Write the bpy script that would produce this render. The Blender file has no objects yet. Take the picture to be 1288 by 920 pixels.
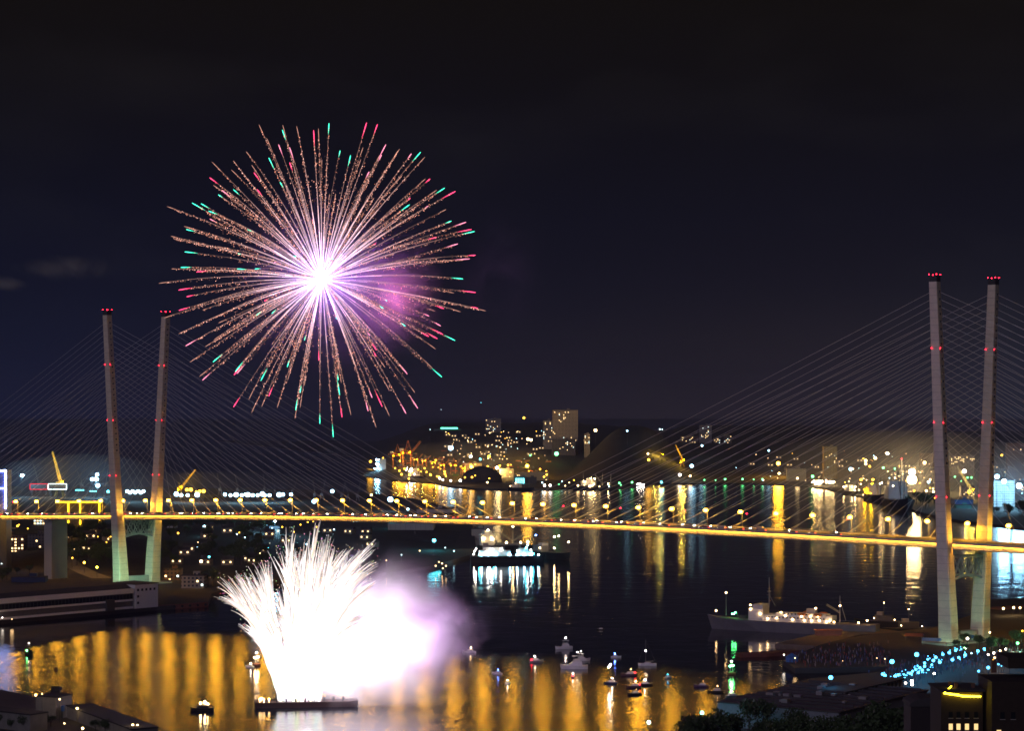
import bpy, math, random
import numpy as np
from mathutils import Vector, Matrix, noise
R = math.radians
rnd = random.Random(11)
scene = bpy.context.scene
col = scene.collection

# ------------------------------------------------------------------ camera
CH = 143.0            # camera height above the water
F, CX, HY = 2746.0, 644.0, 519.5
cd = bpy.data.cameras.new('camera'); cam = bpy.data.objects.new('camera', cd); col.objects.link(cam)
cam.location = (0, 0, CH); cam.rotation_euler = (R(90), 0, 0)
cd.sensor_width = 36; cd.lens = 36 * F / 1288; cd.shift_y = (HY - 460) / 1288
cd.clip_start = 1; cd.clip_end = 60000
scene.camera = cam

# ------------------------------------------------------------------ night sky
world = bpy.data.worlds.new('World'); scene.world = world; world.use_nodes = True
wt = world.node_tree; wt.nodes.clear()
def wn(t, **k):
    n = wt.nodes.new(t)
    for a, b in k.items(): setattr(n, a, b)
    return n
tc = wn('ShaderNodeTexCoord'); sx = wn('ShaderNodeSeparateXYZ'); wt.links.new(tc.outputs['Generated'], sx.inputs[0])
ramp = wn('ShaderNodeValToRGB'); el = ramp.color_ramp.elements
stops = [(0.0, (.0066, .0066, .0150)), (.035, (.0056, .0058, .0128)), (.09, (.0048, .0049, .0102)), (.15, (.0052, .0044, .0054)), (.20, (.0060, .0046, .0036)), (1, (.002, .002, .002))]
el[0].position, el[1].position = 0, 1
el[0].color, el[1].color = (*stops[0][1], 1), (*stops[-1][1], 1)
for p_, c_ in stops[1:-1]:
    e = el.new(p_); e.color = (*c_, 1)
wt.links.new(sx.outputs['Z'], ramp.inputs[0])
# faint thin cloud lit by the city
mp = wn('ShaderNodeMapping'); mp.inputs['Scale'].default_value = (6, 6, 16); wt.links.new(tc.outputs['Generated'], mp.inputs[0])
nz = wn('ShaderNodeTexNoise'); nz.inputs['Scale'].default_value = 1.3; nz.inputs['Detail'].default_value = 4; wt.links.new(mp.outputs[0], nz.inputs[0])
cr = wn('ShaderNodeMapRange'); cr.inputs[1].default_value = .52; cr.inputs[2].default_value = .85; cr.inputs[3].default_value = 0; cr.inputs[4].default_value = .0035
wt.links.new(nz.outputs[0], cr.inputs[0])
clc = wn('ShaderNodeMix', data_type='RGBA', blend_type='ADD'); clc.inputs[0].default_value = 1
cmul = wn('ShaderNodeMix', data_type='RGBA'); cmul.inputs[6].default_value = (0, 0, 0, 1); cmul.inputs[7].default_value = (1, .9, .85, 1)
wt.links.new(cr.outputs[0], cmul.inputs[0])
wt.links.new(ramp.outputs[0], clc.inputs[6]); wt.links.new(cmul.outputs[2], clc.inputs[7])
# a little of the last daylight: Nishita, sun well below the horizon
sky = wn('ShaderNodeTexSky', sky_type='NISHITA'); sky.sun_disc = False; sky.sun_elevation = R(-9); sky.sun_rotation = R(200)
# glow of the lit town over the right horizon (warm) and over the left quays (blue)
acc = clc.outputs[2]
for (gx, gy), nn_, zk, colr in (((.177, .984), 90, 17, (.011, .007, .004)), ((-.235, .972), 160, 14, (.001, .003, .015)), ((.245, .969), 400, 20, (.002, .009, .016)), ((.0, 1.0), 120, 25, (.003, .002, .002))):
    dt = wn('ShaderNodeVectorMath', operation='DOT_PRODUCT'); wt.links.new(tc.outputs['Generated'], dt.inputs[0]); dt.inputs[1].default_value = (gx, gy, 0)
    pw = wn('ShaderNodeMath', operation='POWER'); pw.use_clamp = True; wt.links.new(dt.outputs['Value'], pw.inputs[0]); pw.inputs[1].default_value = nn_
    ab = wn('ShaderNodeMath', operation='ABSOLUTE'); wt.links.new(sx.outputs['Z'], ab.inputs[0])
    zm = wn('ShaderNodeMath', operation='MULTIPLY'); wt.links.new(ab.outputs[0], zm.inputs[0]); zm.inputs[1].default_value = -zk
    ze = wn('ShaderNodeMath', operation='EXPONENT'); wt.links.new(zm.outputs[0], ze.inputs[0])
    gm = wn('ShaderNodeMath', operation='MULTIPLY'); wt.links.new(pw.outputs[0], gm.inputs[0]); wt.links.new(ze.outputs[0], gm.inputs[1])
    gc = wn('ShaderNodeMix', data_type='RGBA', blend_type='ADD'); wt.links.new(gm.outputs[0], gc.inputs[0]); wt.links.new(acc, gc.inputs[6]); gc.inputs[7].default_value = (*colr, 1); acc = gc.outputs[2]
b1 = wn('ShaderNodeBackground'); b1.inputs[1].default_value = 1.0; wt.links.new(acc, b1.inputs[0])
b2 = wn('ShaderNodeBackground'); b2.inputs[1].default_value = .05; wt.links.new(sky.outputs[0], b2.inputs[0])
ad = wn('ShaderNodeAddShader'); wt.links.new(b1.outputs[0], ad.inputs[0]); wt.links.new(b2.outputs[0], ad.inputs[1])
wo = wn('ShaderNodeOutputWorld'); wt.links.new(ad.outputs[0], wo.inputs[0])

# one weak, very soft "sun": the glow of the city on the camera's side of the bay
sd = bpy.data.lights.new('city_glow', 'SUN'); sd.energy = .38; sd.angle = R(25); sd.color = (.84, .74, 1)
so = bpy.data.objects.new('city_glow', sd); col.objects.link(so)
so.rotation_euler = Vector((.42, .82, -.40)).to_track_quat('-Z', 'Y').to_euler()

vs = scene.view_settings
scene.display_settings.display_device = 'sRGB'
vs.view_transform = 'Standard'; vs.look = 'None'; vs.exposure = 0; vs.gamma = 1; vs.use_curve_mapping = False
cy = scene.cycles
cy.use_denoising = True
cy.max_bounces = 5; cy.diffuse_bounces = 2; cy.glossy_bounces = 3; cy.transmission_bounces = 3; cy.volume_bounces = 1; cy.transparent_max_bounces = 8
cy.sample_clamp_direct = 0; cy.sample_clamp_indirect = 6
cy.caustics_reflective = False; cy.caustics_refractive = False
cy.use_light_tree = True
cy.volume_step_rate = 1.6; cy.volume_max_steps = 128
cy.pixel_filter_type = 'BLACKMAN_HARRIS'; cy.filter_width = 1.6

# ------------------------------------------------------------------ places
def at(px, py, d): return Vector(((px - CX) / F * d, d, CH - (py - HY) / F * d))
def gnd(px, py, z=0.): return at(px, py, F * (CH - z) / (py - HY))
def smooth(a, b, x):
    t = min(1, max(0, (x - a) / (b - a))); return t * t * (3 - 2 * t)

# ------------------------------------------------------------------ materials
M = {}
def mat(name, c, rough=.7, metal=0, var=.25, scale=.6, spec=.5):
    if name in M: return M[name]
    m = bpy.data.materials.new(name); m.use_nodes = True; nt = m.node_tree; b = nt.nodes['Principled BSDF']
    t = nt.nodes.new('ShaderNodeTexCoord'); n = nt.nodes.new('ShaderNodeTexNoise'); n.inputs['Scale'].default_value = scale; n.inputs['Detail'].default_value = 6
    nt.links.new(t.outputs['Object'], n.inputs[0])
    mx = nt.nodes.new('ShaderNodeMix'); mx.data_type = 'RGBA'
    mx.inputs[6].default_value = (*[v * (1 - var) for v in c], 1); mx.inputs[7].default_value = (*[min(1, v * (1 + var)) for v in c], 1)
    nt.links.new(n.outputs[0], mx.inputs[0]); nt.links.new(mx.outputs[2], b.inputs['Base Color'])
    b.inputs['Roughness'].default_value = rough; b.inputs['Metallic'].default_value = metal; b.inputs['Specular IOR Level'].default_value = spec
    M[name] = m; return m
def emis(name, c, s):
    if name in M: return M[name]
    m = bpy.data.materials.new(name); m.use_nodes = True; nt = m.node_tree; nt.nodes.clear()
    e = nt.nodes.new('ShaderNodeEmission'); e.inputs[0].default_value = (*c, 1); e.inputs[1].default_value = s
    o = nt.nodes.new('ShaderNodeOutputMaterial'); nt.links.new(e.outputs[0], o.inputs[0])
    m.cycles.emission_sampling = 'FRONT' if s > 1 else 'NONE'
    M[name] = m; return m
def facade(name, c, glass=(.02, .022, .028), px=3.2, pz=3.0, wx=.5, wz=.5):
    """wall with a grid of dark windows (object space, along x / y and z)"""
    if name in M: return M[name]
    m = mat(name, c, .8, var=.2, scale=.25); nt = m.node_tree; b = nt.nodes['Principled BSDF']; old = b.inputs['Base Color'].links[0].from_socket
    t = nt.nodes.new('ShaderNodeTexCoord'); s = nt.nodes.new('ShaderNodeSeparateXYZ'); nt.links.new(t.outputs['Object'], s.inputs[0])
    def band(sock, per, w):
        a = nt.nodes.new('ShaderNodeMath'); a.operation = 'DIVIDE'; a.inputs[1].default_value = per; nt.links.new(sock, a.inputs[0])
        f = nt.nodes.new('ShaderNodeMath'); f.operation = 'FRACT'; nt.links.new(a.outputs[0], f.inputs[0])
        k = nt.nodes.new('ShaderNodeMath'); k.operation = 'COMPARE'; k.inputs[1].default_value = .5; k.inputs[2].default_value = w / 2; nt.links.new(f.outputs[0], k.inputs[0])
        return k.outputs[0]
    xa = nt.nodes.new('ShaderNodeMath'); xa.operation = 'ADD'; nt.links.new(s.outputs[0], xa.inputs[0]); nt.links.new(s.outputs[1], xa.inputs[1])
    mu = nt.nodes.new('ShaderNodeMath'); mu.operation = 'MULTIPLY'
    nt.links.new(band(xa.outputs[0], px, wx), mu.inputs[0]); nt.links.new(band(s.outputs[2], pz, wz), mu.inputs[1])
    mx = nt.nodes.new('ShaderNodeMix'); mx.data_type = 'RGBA'; nt.links.new(mu.outputs[0], mx.inputs[0]); nt.links.new(old, mx.inputs[6]); mx.inputs[7].default_value = (*glass, 1)
    nt.links.new(mx.outputs[2], b.inputs['Base Color'])
    return m
concrete = mat('concrete', (.42, .40, .37), .75, var=.15, scale=.12)
asphalt = mat('asphalt', (.05, .05, .05), .85, scale=.3)
steel = mat('dark_steel', (.07, .07, .075), .5, .3)
greysteel = mat('grey_steel', (.28, .28, .29), .5, .2)
white = mat('white_paint', (.75, .75, .74), .45, var=.1)
black = mat('black_paint', (.02, .02, .022), .5)
hullgrey = mat('hull_grey', (.30, .29, .31), .55, var=.2, scale=.15)
hullblack = mat('hull_black', (.015, .015, .018), .45)
rust = mat('rusty_red', (.18, .06, .04), .8, var=.5)
navy = mat('navy_paint', (.02, .035, .10), .4)
bluep = mat('blue_paint', (.04, .13, .40), .5)
cranep = mat('crane_yellow', (.65, .45, .06), .6)
glassd = mat('dark_glass', (.015, .018, .022), .08, var=.1)
soil = mat('bare_ground', (.055, .048, .045), .9, var=.5, scale=.03)
brick = mat('brick', (.14, .07, .05), .85, var=.4)
roofm = mat('roof_felt', (.06, .055, .06), .9, var=.4, scale=.1)
bark = mat('bark', (.05, .04, .03), .9)
leafm = mat('leaf', (.045, .075, .025), .7, var=.6, scale=.4)
timber = mat('tyre_rubber', (.02, .02, .02), .9)
pylonm = facade('pylon_concrete', (.80, .69, .54), glass=(.56, .48, .37), px=1e6, pz=4.5, wx=2, wz=.06)
# lamps (colour, strength)
SOD = (1, .45, .0003); 
E = dict(sodium=emis('sodium_lamp', SOD, 2600), amber=emis('amber_lamp', (1, .46, .0012), 300), warm=emis('warm_lamp', (1, .64, .26), 200), cool=emis('cool_lamp', (.30, .72, 1), 170),
         teal=emis('teal_lamp', (.05, .80, 1), 130), green=emis('green_lamp', (.10, 1, .22), 90), cyan=emis('cyan_lamp', (.02, .42, 1), 55), red=emis('red_lamp', (1, .01, .03), 26),
         white=emis('white_lamp', (1, .84, .72), 170), strip=emis('gold_strip_light', (1, .45, .03), 105), bluestrip=emis('blue_white_strip_light', (.34, .44, 1), 22),
         yellow=emis('yellow_strip_light', (1, .56, .01), 9), win=emis('warm_window', (1, .66, .28), 4.5), wcool=emis('cool_window', (.8, 1, .95), 3.6), wteal=emis('teal_window', (.2, .9, 1), 3.5), blue=emis('blue_lamp', (.08, .2, 1), 120),
         rear=emis('tail_lamp', (1, .05, .03), 14), head=emis('head_lamp', (1, .92, .75), 60), redneon=emis('red_neon', (1, .03, .05), 1.6), dim=emis('dim_warm_lamp', (1, .60, .26), 34), blaze=emis('blazing_warm_lamp', (1, .66, .26), 1300), blazec=emis('blazing_cool_lamp', (.26, .66, 1), 1100), winnear=emis('near_window', (1, .66, .28), 1.3), dimc=emis('dim_cool_lamp', (.7, .95, 1), 30))

# street and flood lamps: globe swelled to stand in for its glare and the light it gives (lamp's own point light)
LAMP = dict(sodium=((1, .48, .035), 30, (1, .45, .02), 900), amber=((1, .48, .04), 9, (1, .46, .02), 85), warm=((1, .66, .28), 14, (1, .66, .28), 34), cool=((.42, .80, 1), 12, (.34, .74, 1), 40), teal=((.12, .85, 1), 9, (.08, .8, 1), 70),
            green=((.16, 1, .30), 7, (.12, 1, .25), 7), cyan=((.08, .52, 1), 7, (.05, .5, 1), 22), white=((1, .86, .74), 16, (1, .85, .72), 14), blaze=((1, .72, .36), 60, (1, .68, .28), 900), blazec=((.42, .76, 1), 50, (.28, .68, 1), 900),
            dim=((1, .62, .28), 6, (1, .6, .26), 34), dimc=((.6, .92, 1), 5, (.6, .9, 1), 30), red=((1, .02, .05), 3, (1, .02, .04), 26))
G = {}
for k_, v_ in LAMP.items():
    G[k_] = emis('globe_' + k_, v_[0], v_[1]); G[k_].cycles.emission_sampling = 'NONE'
LDATA = {}
def lamp_light(kind, r, parent, loc):
    key = (kind, round(r, 2))
    if key not in LDATA:
        l = bpy.data.lights.new('lamp_light', 'SPOT' if kind == 'sodium' and r < 1 else 'POINT'); l.energy = 39.5 * LAMP[kind][3] * r * r; l.color = LAMP[kind][2]; l.shadow_soft_size = r * (3.2 if r >= 1.15 else 2.6); LDATA[key] = l
        if l.type == 'SPOT': l.spot_size = R(180); l.spot_blend = .03      # full cut-off luminaire, nothing above the horizontal
    o = bpy.data.objects.new('lamp_light', LDATA[key]); col.objects.link(o); o.parent = parent; o.location = loc

# ------------------------------------------------------------------ mesh building
class MB:
    def __init__(s): s.v = []; s.f = []; s.m = []; s.mi = 0
    def add(s, vs, fs):
        n = len(s.v); s.v.extend([tuple(v) for v in vs]); s.f.extend([tuple(i + n for i in f) for f in fs]); s.m.extend([s.mi] * len(fs)); return s
    def box(s, c, sz, rz=0):
        x, y, z = [k / 2 for k in sz]; ca, sa = math.cos(rz), math.sin(rz); vs = []
        for dz in (-z, z):
            for dx, dy in ((-x, -y), (x, -y), (x, y), (-x, y)): vs.append((c[0] + dx * ca - dy * sa, c[1] + dx * sa + dy * ca, c[2] + dz))
        return s.add(vs, [(3, 2, 1, 0), (4, 5, 6, 7), (0, 1, 5, 4), (1, 2, 6, 5), (2, 3, 7, 6), (3, 0, 4, 7)])
    def prism(s, poly, z0, z1):
        n = len(poly); zz = z1 if isinstance(z1, (list, tuple)) else [z1] * n
        a = sum(poly[i][0] * poly[(i + 1) % n][1] - poly[(i + 1) % n][0] * poly[i][1] for i in range(n))
        if a < 0: poly = poly[::-1]; zz = zz[::-1]
        vs = [(p[0], p[1], z0) for p in poly] + [(p[0], p[1], z) for p, z in zip(poly, zz)]
        return s.add(vs, [tuple(range(n))[::-1], tuple(range(n, 2 * n))] + [(i, (i + 1) % n, n + (i + 1) % n, n + i) for i in range(n)])
    def loft(s, rings, close=True, caps=True):
        n = len(rings[0]); vs = [p for r in rings for p in r]; fs = []
        for i in range(len(rings) - 1):
            for j in range(n if close else n - 1):
                k = (j + 1) % n; fs.append((i * n + j, i * n + k, (i + 1) * n + k, (i + 1) * n + j))
        if caps: fs += [tuple(range(n))[::-1], tuple(range((len(rings) - 1) * n, len(rings) * n))]
        return s.add(vs, fs)
    def path(s, pts, rad, n=6):
        pts = [Vector(p) for p in pts]; rings = []
        if not isinstance(rad, (list, tuple)): rad = [rad] * len(pts)
        for i, p in enumerate(pts):
            d = (pts[min(i + 1, len(pts) - 1)] - pts[max(i - 1, 0)]); d = d.normalized() if d.length > 1e-9 else Vector((0, 0, 1))
            a = d.cross(Vector((0, 0, 1))); a = a.normalized() if a.length > 1e-3 else Vector((1, 0, 0)); b = d.cross(a)
            rings.append([p + (a * math.cos(2 * math.pi * k / n) + b * math.sin(2 * math.pi * k / n)) * rad[i] for k in range(n)])
        return s.loft(rings)
    def tube(s, a, b, r0, r1=None, n=6): return s.path([a, b], [r0, r0 if r1 is None else r1], n)
    def ball(s, c, r, n=8, m=5, sz=1.):
        rings = []
        for i in range(1, m):
            t = math.pi * i / m; rings.append([(c[0] + r * math.sin(t) * math.cos(2 * math.pi * k / n), c[1] + r * math.sin(t) * math.sin(2 * math.pi * k / n), c[2] - r * sz * math.cos(t)) for k in range(n)])
        return s.loft(rings)
    def lattice(s, a, b, w, r, n, w1=None):
        """square lattice boom between two points"""
        a, b = Vector(a), Vector(b); d = (b - a).normalized(); u = d.cross(Vector((0, 0, 1))); u = u.normalized() if u.length > 1e-3 else Vector((1, 0, 0)); v = d.cross(u); w1 = w if w1 is None else w1
        def c(t, k):
            ww = (w + (w1 - w) * t) / 2; p = a.lerp(b, t); return p + u * ww * (1 if k in (0, 1) else -1) + v * ww * (1 if k in (0, 3) else -1)
        for k in range(4): s.tube(c(0, k), c(1, k), r, r, 4)
        for i in range(n):
            for k in range(4):
                q = (k + 1) % 4; s.tube(c(i / n, k), c((i + 1) / n, q), r * .6, None, 3); s.tube(c(i / n, k), c(i / n, q), r * .6, None, 3)
        return s
    def build(s, name, mats, parent=None, smooth=False):
        me = bpy.data.meshes.new(name); me.from_pydata(s.v, [], s.f); me.update()
        for m in (mats if isinstance(mats, (list, tuple)) else [mats]): me.materials.append(m)
        if max(s.m, default=0): me.polygons.foreach_set('material_index', s.m)
        if smooth: me.polygons.foreach_set('use_smooth', [True] * len(me.polygons))
        o = bpy.data.objects.new(name, me); col.objects.link(o)
        if parent: o.parent = parent
        return o
def tag(o, label, cat, group=None, kind=None):
    o['label'] = label; o['category'] = cat
    if group: o['group'] = group
    if kind: o['kind'] = kind
    return o
def thing(name, label, cat, loc=(0, 0, 0), rz=0, group=None):
    o = bpy.data.objects.new(name, None); col.objects.link(o); o.location = loc; o.rotation_euler = (0, 0, rz); o.empty_display_size = .5
    return tag(o, label, cat, group)
def struct(o): o['kind'] = 'structure'; return o
def part(o, label): o['label'] = label; return o
def dup(o, loc=None, rz=None, label=None, parent=None, scale=None):
    c = o.copy(); col.objects.link(c)
    if parent: c.parent = parent
    if loc is not None: c.location = loc
    if rz is not None: c.rotation_euler = (0, 0, rz)
    if scale is not None: c.scale = (scale,) * 3
    if label: c['label'] = label
    for ch in o.children: dup(ch, parent=c)
    return c
def plight(parent, loc, power, color, radius=1., name='glow_light'):
    l = bpy.data.lights.new(name, 'POINT'); l.energy = power; l.color = color; l.shadow_soft_size = radius
    o = bpy.data.objects.new(name, l); col.objects.link(o); o.location = loc
    if parent: o.parent = parent
    return o

# ------------------------------------------------------------------ water and land
def water_material():
    m = bpy.data.materials.new('harbour_water'); m.use_nodes = True; nt = m.node_tree; b = nt.nodes['Principled BSDF']; L = nt.links
    def nn(t, **k):
        n = nt.nodes.new(t)
        for a, c in k.items(): setattr(n, a, c)
        return n
    nt.nodes.remove(b)
    df = nn('ShaderNodeBsdfDiffuse'); df.inputs[0].default_value = (.006, .008, .013, 1); b = nn('ShaderNodeBsdfGlossy', distribution='BECKMANN'); b.inputs[0].default_value = (1, 1, 1, 1)
    fr_ = nn('ShaderNodeFresnel'); fr_.inputs[0].default_value = 1.333; mxs = nn('ShaderNodeMixShader'); L.new(fr_.outputs[0], mxs.inputs[0]); L.new(df.outputs[0], mxs.inputs[1]); L.new(b.outputs[0], mxs.inputs[2]); L.new(mxs.outputs[0], nt.nodes['Material Output'].inputs[0])
    g = nn('ShaderNodeNewGeometry'); s = nn('ShaderNodeSeparateXYZ'); L.new(g.outputs['Position'], s.inputs[0])
    # wind-ruffled band on the near side of a current line that runs along the bridge
    def m2(op, a, b_):
        n = nn('ShaderNodeMath', operation=op)
        for i, q in enumerate((a, b_)):
            if isinstance(q, (int, float)): n.inputs[i].default_value = q
            else: L.new(q, n.inputs[i])
        return n.outputs[0]
    line = m2('ADD', m2('MULTIPLY', s.outputs[0], .62), s.outputs[1])
    mpw = nn('ShaderNodeMapping'); mpw.inputs['Rotation'].default_value = (0, 0, R(32)); mpw.inputs['Scale'].default_value = (.006, .022, .01); L.new(g.outputs['Position'], mpw.inputs[0])
    nw = nn('ShaderNodeTexNoise'); nw.inputs['Scale'].default_value = 1; nw.inputs['Detail'].default_value = 5; L.new(mpw.outputs[0], nw.inputs[0])
    lw = m2('ADD', line, m2('MULTIPLY', nw.outputs[0], 170))
    mr = nn('ShaderNodeMapRange'); mr.inputs[1].default_value = 1345; mr.inputs[2].default_value = 1420; mr.inputs[3].default_value = .195; mr.inputs[4].default_value = .105; L.new(lw, mr.inputs[0])
    far = nn('ShaderNodeMapRange'); far.inputs[1].default_value = 1800; far.inputs[2].default_value = 3200; far.inputs[3].default_value = 0; far.inputs[4].default_value = .12; L.new(s.outputs[1], far.inputs[0])
    L.new(m2('ADD', mr.outputs[0], far.outputs[0]), b.inputs['Roughness'])
    # ripples: fine wind waves plus a longer swell
    mp1 = nn('ShaderNodeMapping'); mp1.inputs['Scale'].default_value = (.045, .032, .1); L.new(g.outputs['Position'], mp1.inputs[0])
    n1 = nn('ShaderNodeTexNoise'); n1.inputs['Scale'].default_value = 1; n1.inputs['Detail'].default_value = 4; n1.inputs['Roughness'].default_value = .64; L.new(mp1.outputs[0], n1.inputs[0])
    mp2 = nn('ShaderNodeMapping'); mp2.inputs['Scale'].default_value = (.012, .045, .03); mp2.inputs['Rotation'].default_value = (0, 0, R(14)); L.new(g.outputs['Position'], mp2.inputs[0])
    n2 = nn('ShaderNodeTexNoise'); n2.inputs['Scale'].default_value = 1; n2.inputs['Detail'].default_value = 3; L.new(mp2.outputs[0], n2.inputs[0])
    hgt = m2('ADD', m2('MULTIPLY', n1.outputs[0], 1.7), m2('MULTIPLY', n2.outputs[0], .7))
    bp = nn('ShaderNodeBump'); bp.inputs['Strength'].default_value = 1; bp.inputs['Distance'].default_value = .21; L.new(hgt, bp.inputs['Height']); L.new(bp.outputs[0], b.inputs['Normal']); L.new(bp.outputs[0], fr_.inputs['Normal'])
    return m
w = MB(); w.add([(-30000, -2000, 0), (30000, -2000, 0), (30000, 50000, 0), (-30000, 50000, 0)], [(0, 1, 2, 3)])
struct(w.build('water', water_material()))

FAR_SHORE = [(452, 592), (460, 600), (500, 605), (545, 608), (562, 613), (600, 617), (690, 617), (760, 612), (800, 609), (930, 609), (1000, 612), (1055, 618), (1100, 628), (1165, 649), (1210, 658), (1300, 668), (1420, 676)]
fs = [gnd(*p) for p in FAR_SHORE]
far_poly = [(p.x, p.y) for p in fs] + [(2600, 3200), (4200, 6000), (4200, 11000), (-1500, 11000), (-480, 6900)]
LEFT_SHORE = [(-320, 812), (0, 786), (262, 763), (266, 752), (300, 742), (430, 733), (545, 716), (600, 700), (594, 660), (560, 640), (520, 630), (460, 622), (380, 618), (250, 616), (0, 614), (-320, 612)]
left_poly = [(gnd(*p).x, gnd(*p).y) for p in LEFT_SHORE]
RIGHT_SHORE = [(905, 921), (902, 893), (1020, 861), (1112, 852), (1118, 846), (1000, 848), (985, 838), (1040, 814), (1108, 803), (1180, 794), (1243, 772), (1246, 760), (1400, 752)]
right_poly = [(gnd(*p).x, gnd(*p).y) for p in RIGHT_SHORE] + [(1500, 1500), (1500, -200), (-700, -200), (-500, 300), (120, 600)]
NEARLEFT = [(-60, 862), (40, 884), (120, 905), (175, 921), (178, 940)]
nl_poly = [(gnd(*p).x, gnd(*p).y) for p in NEARLEFT] + [(-400, 880), (-400, 1180)]
def hfar(x, y):
    px = CX + x / y * F
    n = noise.noise(Vector((x / 260, y / 260, 0))) * 9 + noise.noise(Vector((x / 90, y / 90, 3))) * 3
    a = smooth(4450, 5350, y) * 96 * smooth(440, 560, px) * (1 - smooth(700, 860, px) * .35)
    b = 112 * math.exp(-(((px - 800) / 62) ** 2) ** 1.25 - ((y - 4760) / 270) ** 2)
    c = smooth(4700, 6200, y) * 88 * smooth(800, 870, px) * (1 - smooth(980, 1150, px) * .35)
    e = smooth(3600, 5600, y) * 52 * smooth(1040, 1150, px)
    h = max(a, c, e)
    h = max(h, b) + .3 * min(h, b) * 0
    return 3 + h + n * smooth(4, 30, h)
def hleft(x, y):
    def bump(px, d, hh, rx, ry):
        X = (px - CX) / F * d; return hh * math.exp(-((x - X) / rx) ** 2 - ((y - d) / ry) ** 2)
    return 3 + bump(112, 2120, 20, 45, 110) + bump(262, 2330, 17, 70, 190) + bump(30, 2500, 16, 110, 200) + bump(400, 2350, 7, 80, 150)
def hnear(x, y): return 3 + max(0, (905 - y)) * .11 * smooth(20, 110, x - (905 - y) * -.12) if y < 905 else 3
def inside(poly, x, y):
    r = False; j = len(poly) - 1
    for i in range(len(poly)):
        a, b = poly[i], poly[j]
        if (a[1] > y) != (b[1] > y) and x < (b[0] - a[0]) * (y - a[1]) / (b[1] - a[1]) + a[0]: r = not r
        j = i
    return r
def height(x, y):
    if inside(far_poly, x, y): return hfar(x, y)
    if inside(left_poly, x, y): return hleft(x, y)
    if inside(right_poly, x, y) or inside(nl_poly, x, y): return hnear(x, y)
    return 0.
def on_ground(px, py, lift=0., d0=560, d1=8500):
    """where the sight line to this picture point comes within `lift` of the ground"""
    d = d0; step = 6
    while d < d1:
        p = at(px, py, d)
        if p.z - height(p.x, p.y) <= lift: return Vector((p.x, p.y, height(p.x, p.y)))
        d += step
    p = at(px, py, d1); return Vector((p.x, p.y, height(p.x, p.y)))
def land(poly, name, m, top=3.0):
    b = MB(); b.prism(poly, -3, top); return struct(b.build(name, m))
land(left_poly, 'ground', soil); land(right_poly, 'ground', soil); land(nl_poly, 'ground', soil); land(far_poly, 'ground', soil, 2.6)
hillm = mat('wooded_hillside', (.040, .038, .030), .95, var=.7, scale=.03)
def hill(name, x0, x1, y0, y1, nx, ny, fn, poly, persp=False):
    b = MB(); vs = []; ok = []
    for j in range(ny + 1):
        y = y0 + (y1 - y0) * j / ny
        for i in range(nx + 1):
            x = x0 + (x1 - x0) * i / nx
            if persp: x = x * y
            h = fn(x, y); ins = inside(poly, x, y)
            vs.append((x, y, h if ins else min(h, 2.))); ok.append(ins and h > 3.05)
    fs = []
    for j in range(ny):
        for i in range(nx):
            q = (j * (nx + 1) + i, j * (nx + 1) + i + 1, (j + 1) * (nx + 1) + i + 1, (j + 1) * (nx + 1) + i)
            if any(ok[k] for k in q): fs.append(q)
    b.add(vs, fs); o = b.build(name, hillm, smooth=True); return struct(o)
hill('hills', (430 - CX) / F, (1420 - CX) / F, 3000, 9000, 150, 110, hfar, far_poly, True)
hill('hills', -620, -60, 1750, 2900, 50, 60, hleft, left_poly)
hill('hills', -60, 520, 300, 905, 30, 40, hnear, right_poly)
# ================================================================== the bridge
PL, PR = Vector((-306.5, 1783, 0)), Vector((276., 1332, 0))
SPAN = (PR - PL).length
U = (PR - PL) / SPAN; N = Vector((U.y, -U.x, 0))            # along the deck, and across it towards the camera
zfit = np.polyfit([-.24, 0, .19, .42, .58, .72, .84, 1, 1.05, 1.3], [54.6, 60.0, 63.6, 66.8, 67.9, 66.8, 65.4, 64, 63.5, 59.5], 4)
def zd(t): return float(np.polyval(zfit, t))
def bp(t, off=0., dz=0.):
    p = PL + (PR - PL) * t + N * off; return Vector((p.x, p.y, zd(t) + dz))
bridge = thing('cable_stayed_bridge', 'long golden lit cable-stayed bridge with two V-shaped pylons spanning the bay', 'bridge', (0, 0, 0))
T0, T1, NT = -.42, 1.34, 88
def strip(name, m, prof, parent=bridge, smoothit=False):
    b = MB(); b.loft([[bp(T0 + (T1 - T0) * i / NT, o, z) for o, z in prof] for i in range(NT + 1)]); return b.build(name, m, parent)
girderm = mat('girder_paint', (.50, .47, .42), .5, var=.12, scale=.08)
W = 13.2
girder = strip('box_girder', girderm, [(W, 0), (W, -3.5), (W - 3.5, -4.2), (-W + 3.5, -4.2), (-W, -3.5), (-W, 0)])
deck = strip('deck', asphalt, [(W - .1, .03), (W - .1, .012), (-W + .1, .012), (-W + .1, .03)])
for off in (-6.5, -3.2, 3.2, 6.5):
    b = MB()
    for i in range(0, int(SPAN * 1.7 / 12)):
        t = T0 + i * 12 / SPAN; t2 = t + 5 / SPAN; b.add([bp(t, off - .1, .045), bp(t2, off - .1, .045), bp(t2, off + .1, .045), bp(t, off + .1, .045)], [(0, 1, 2, 3)])
    b.build('lane_markings', white, deck)['kind'] = 'stuff'
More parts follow.
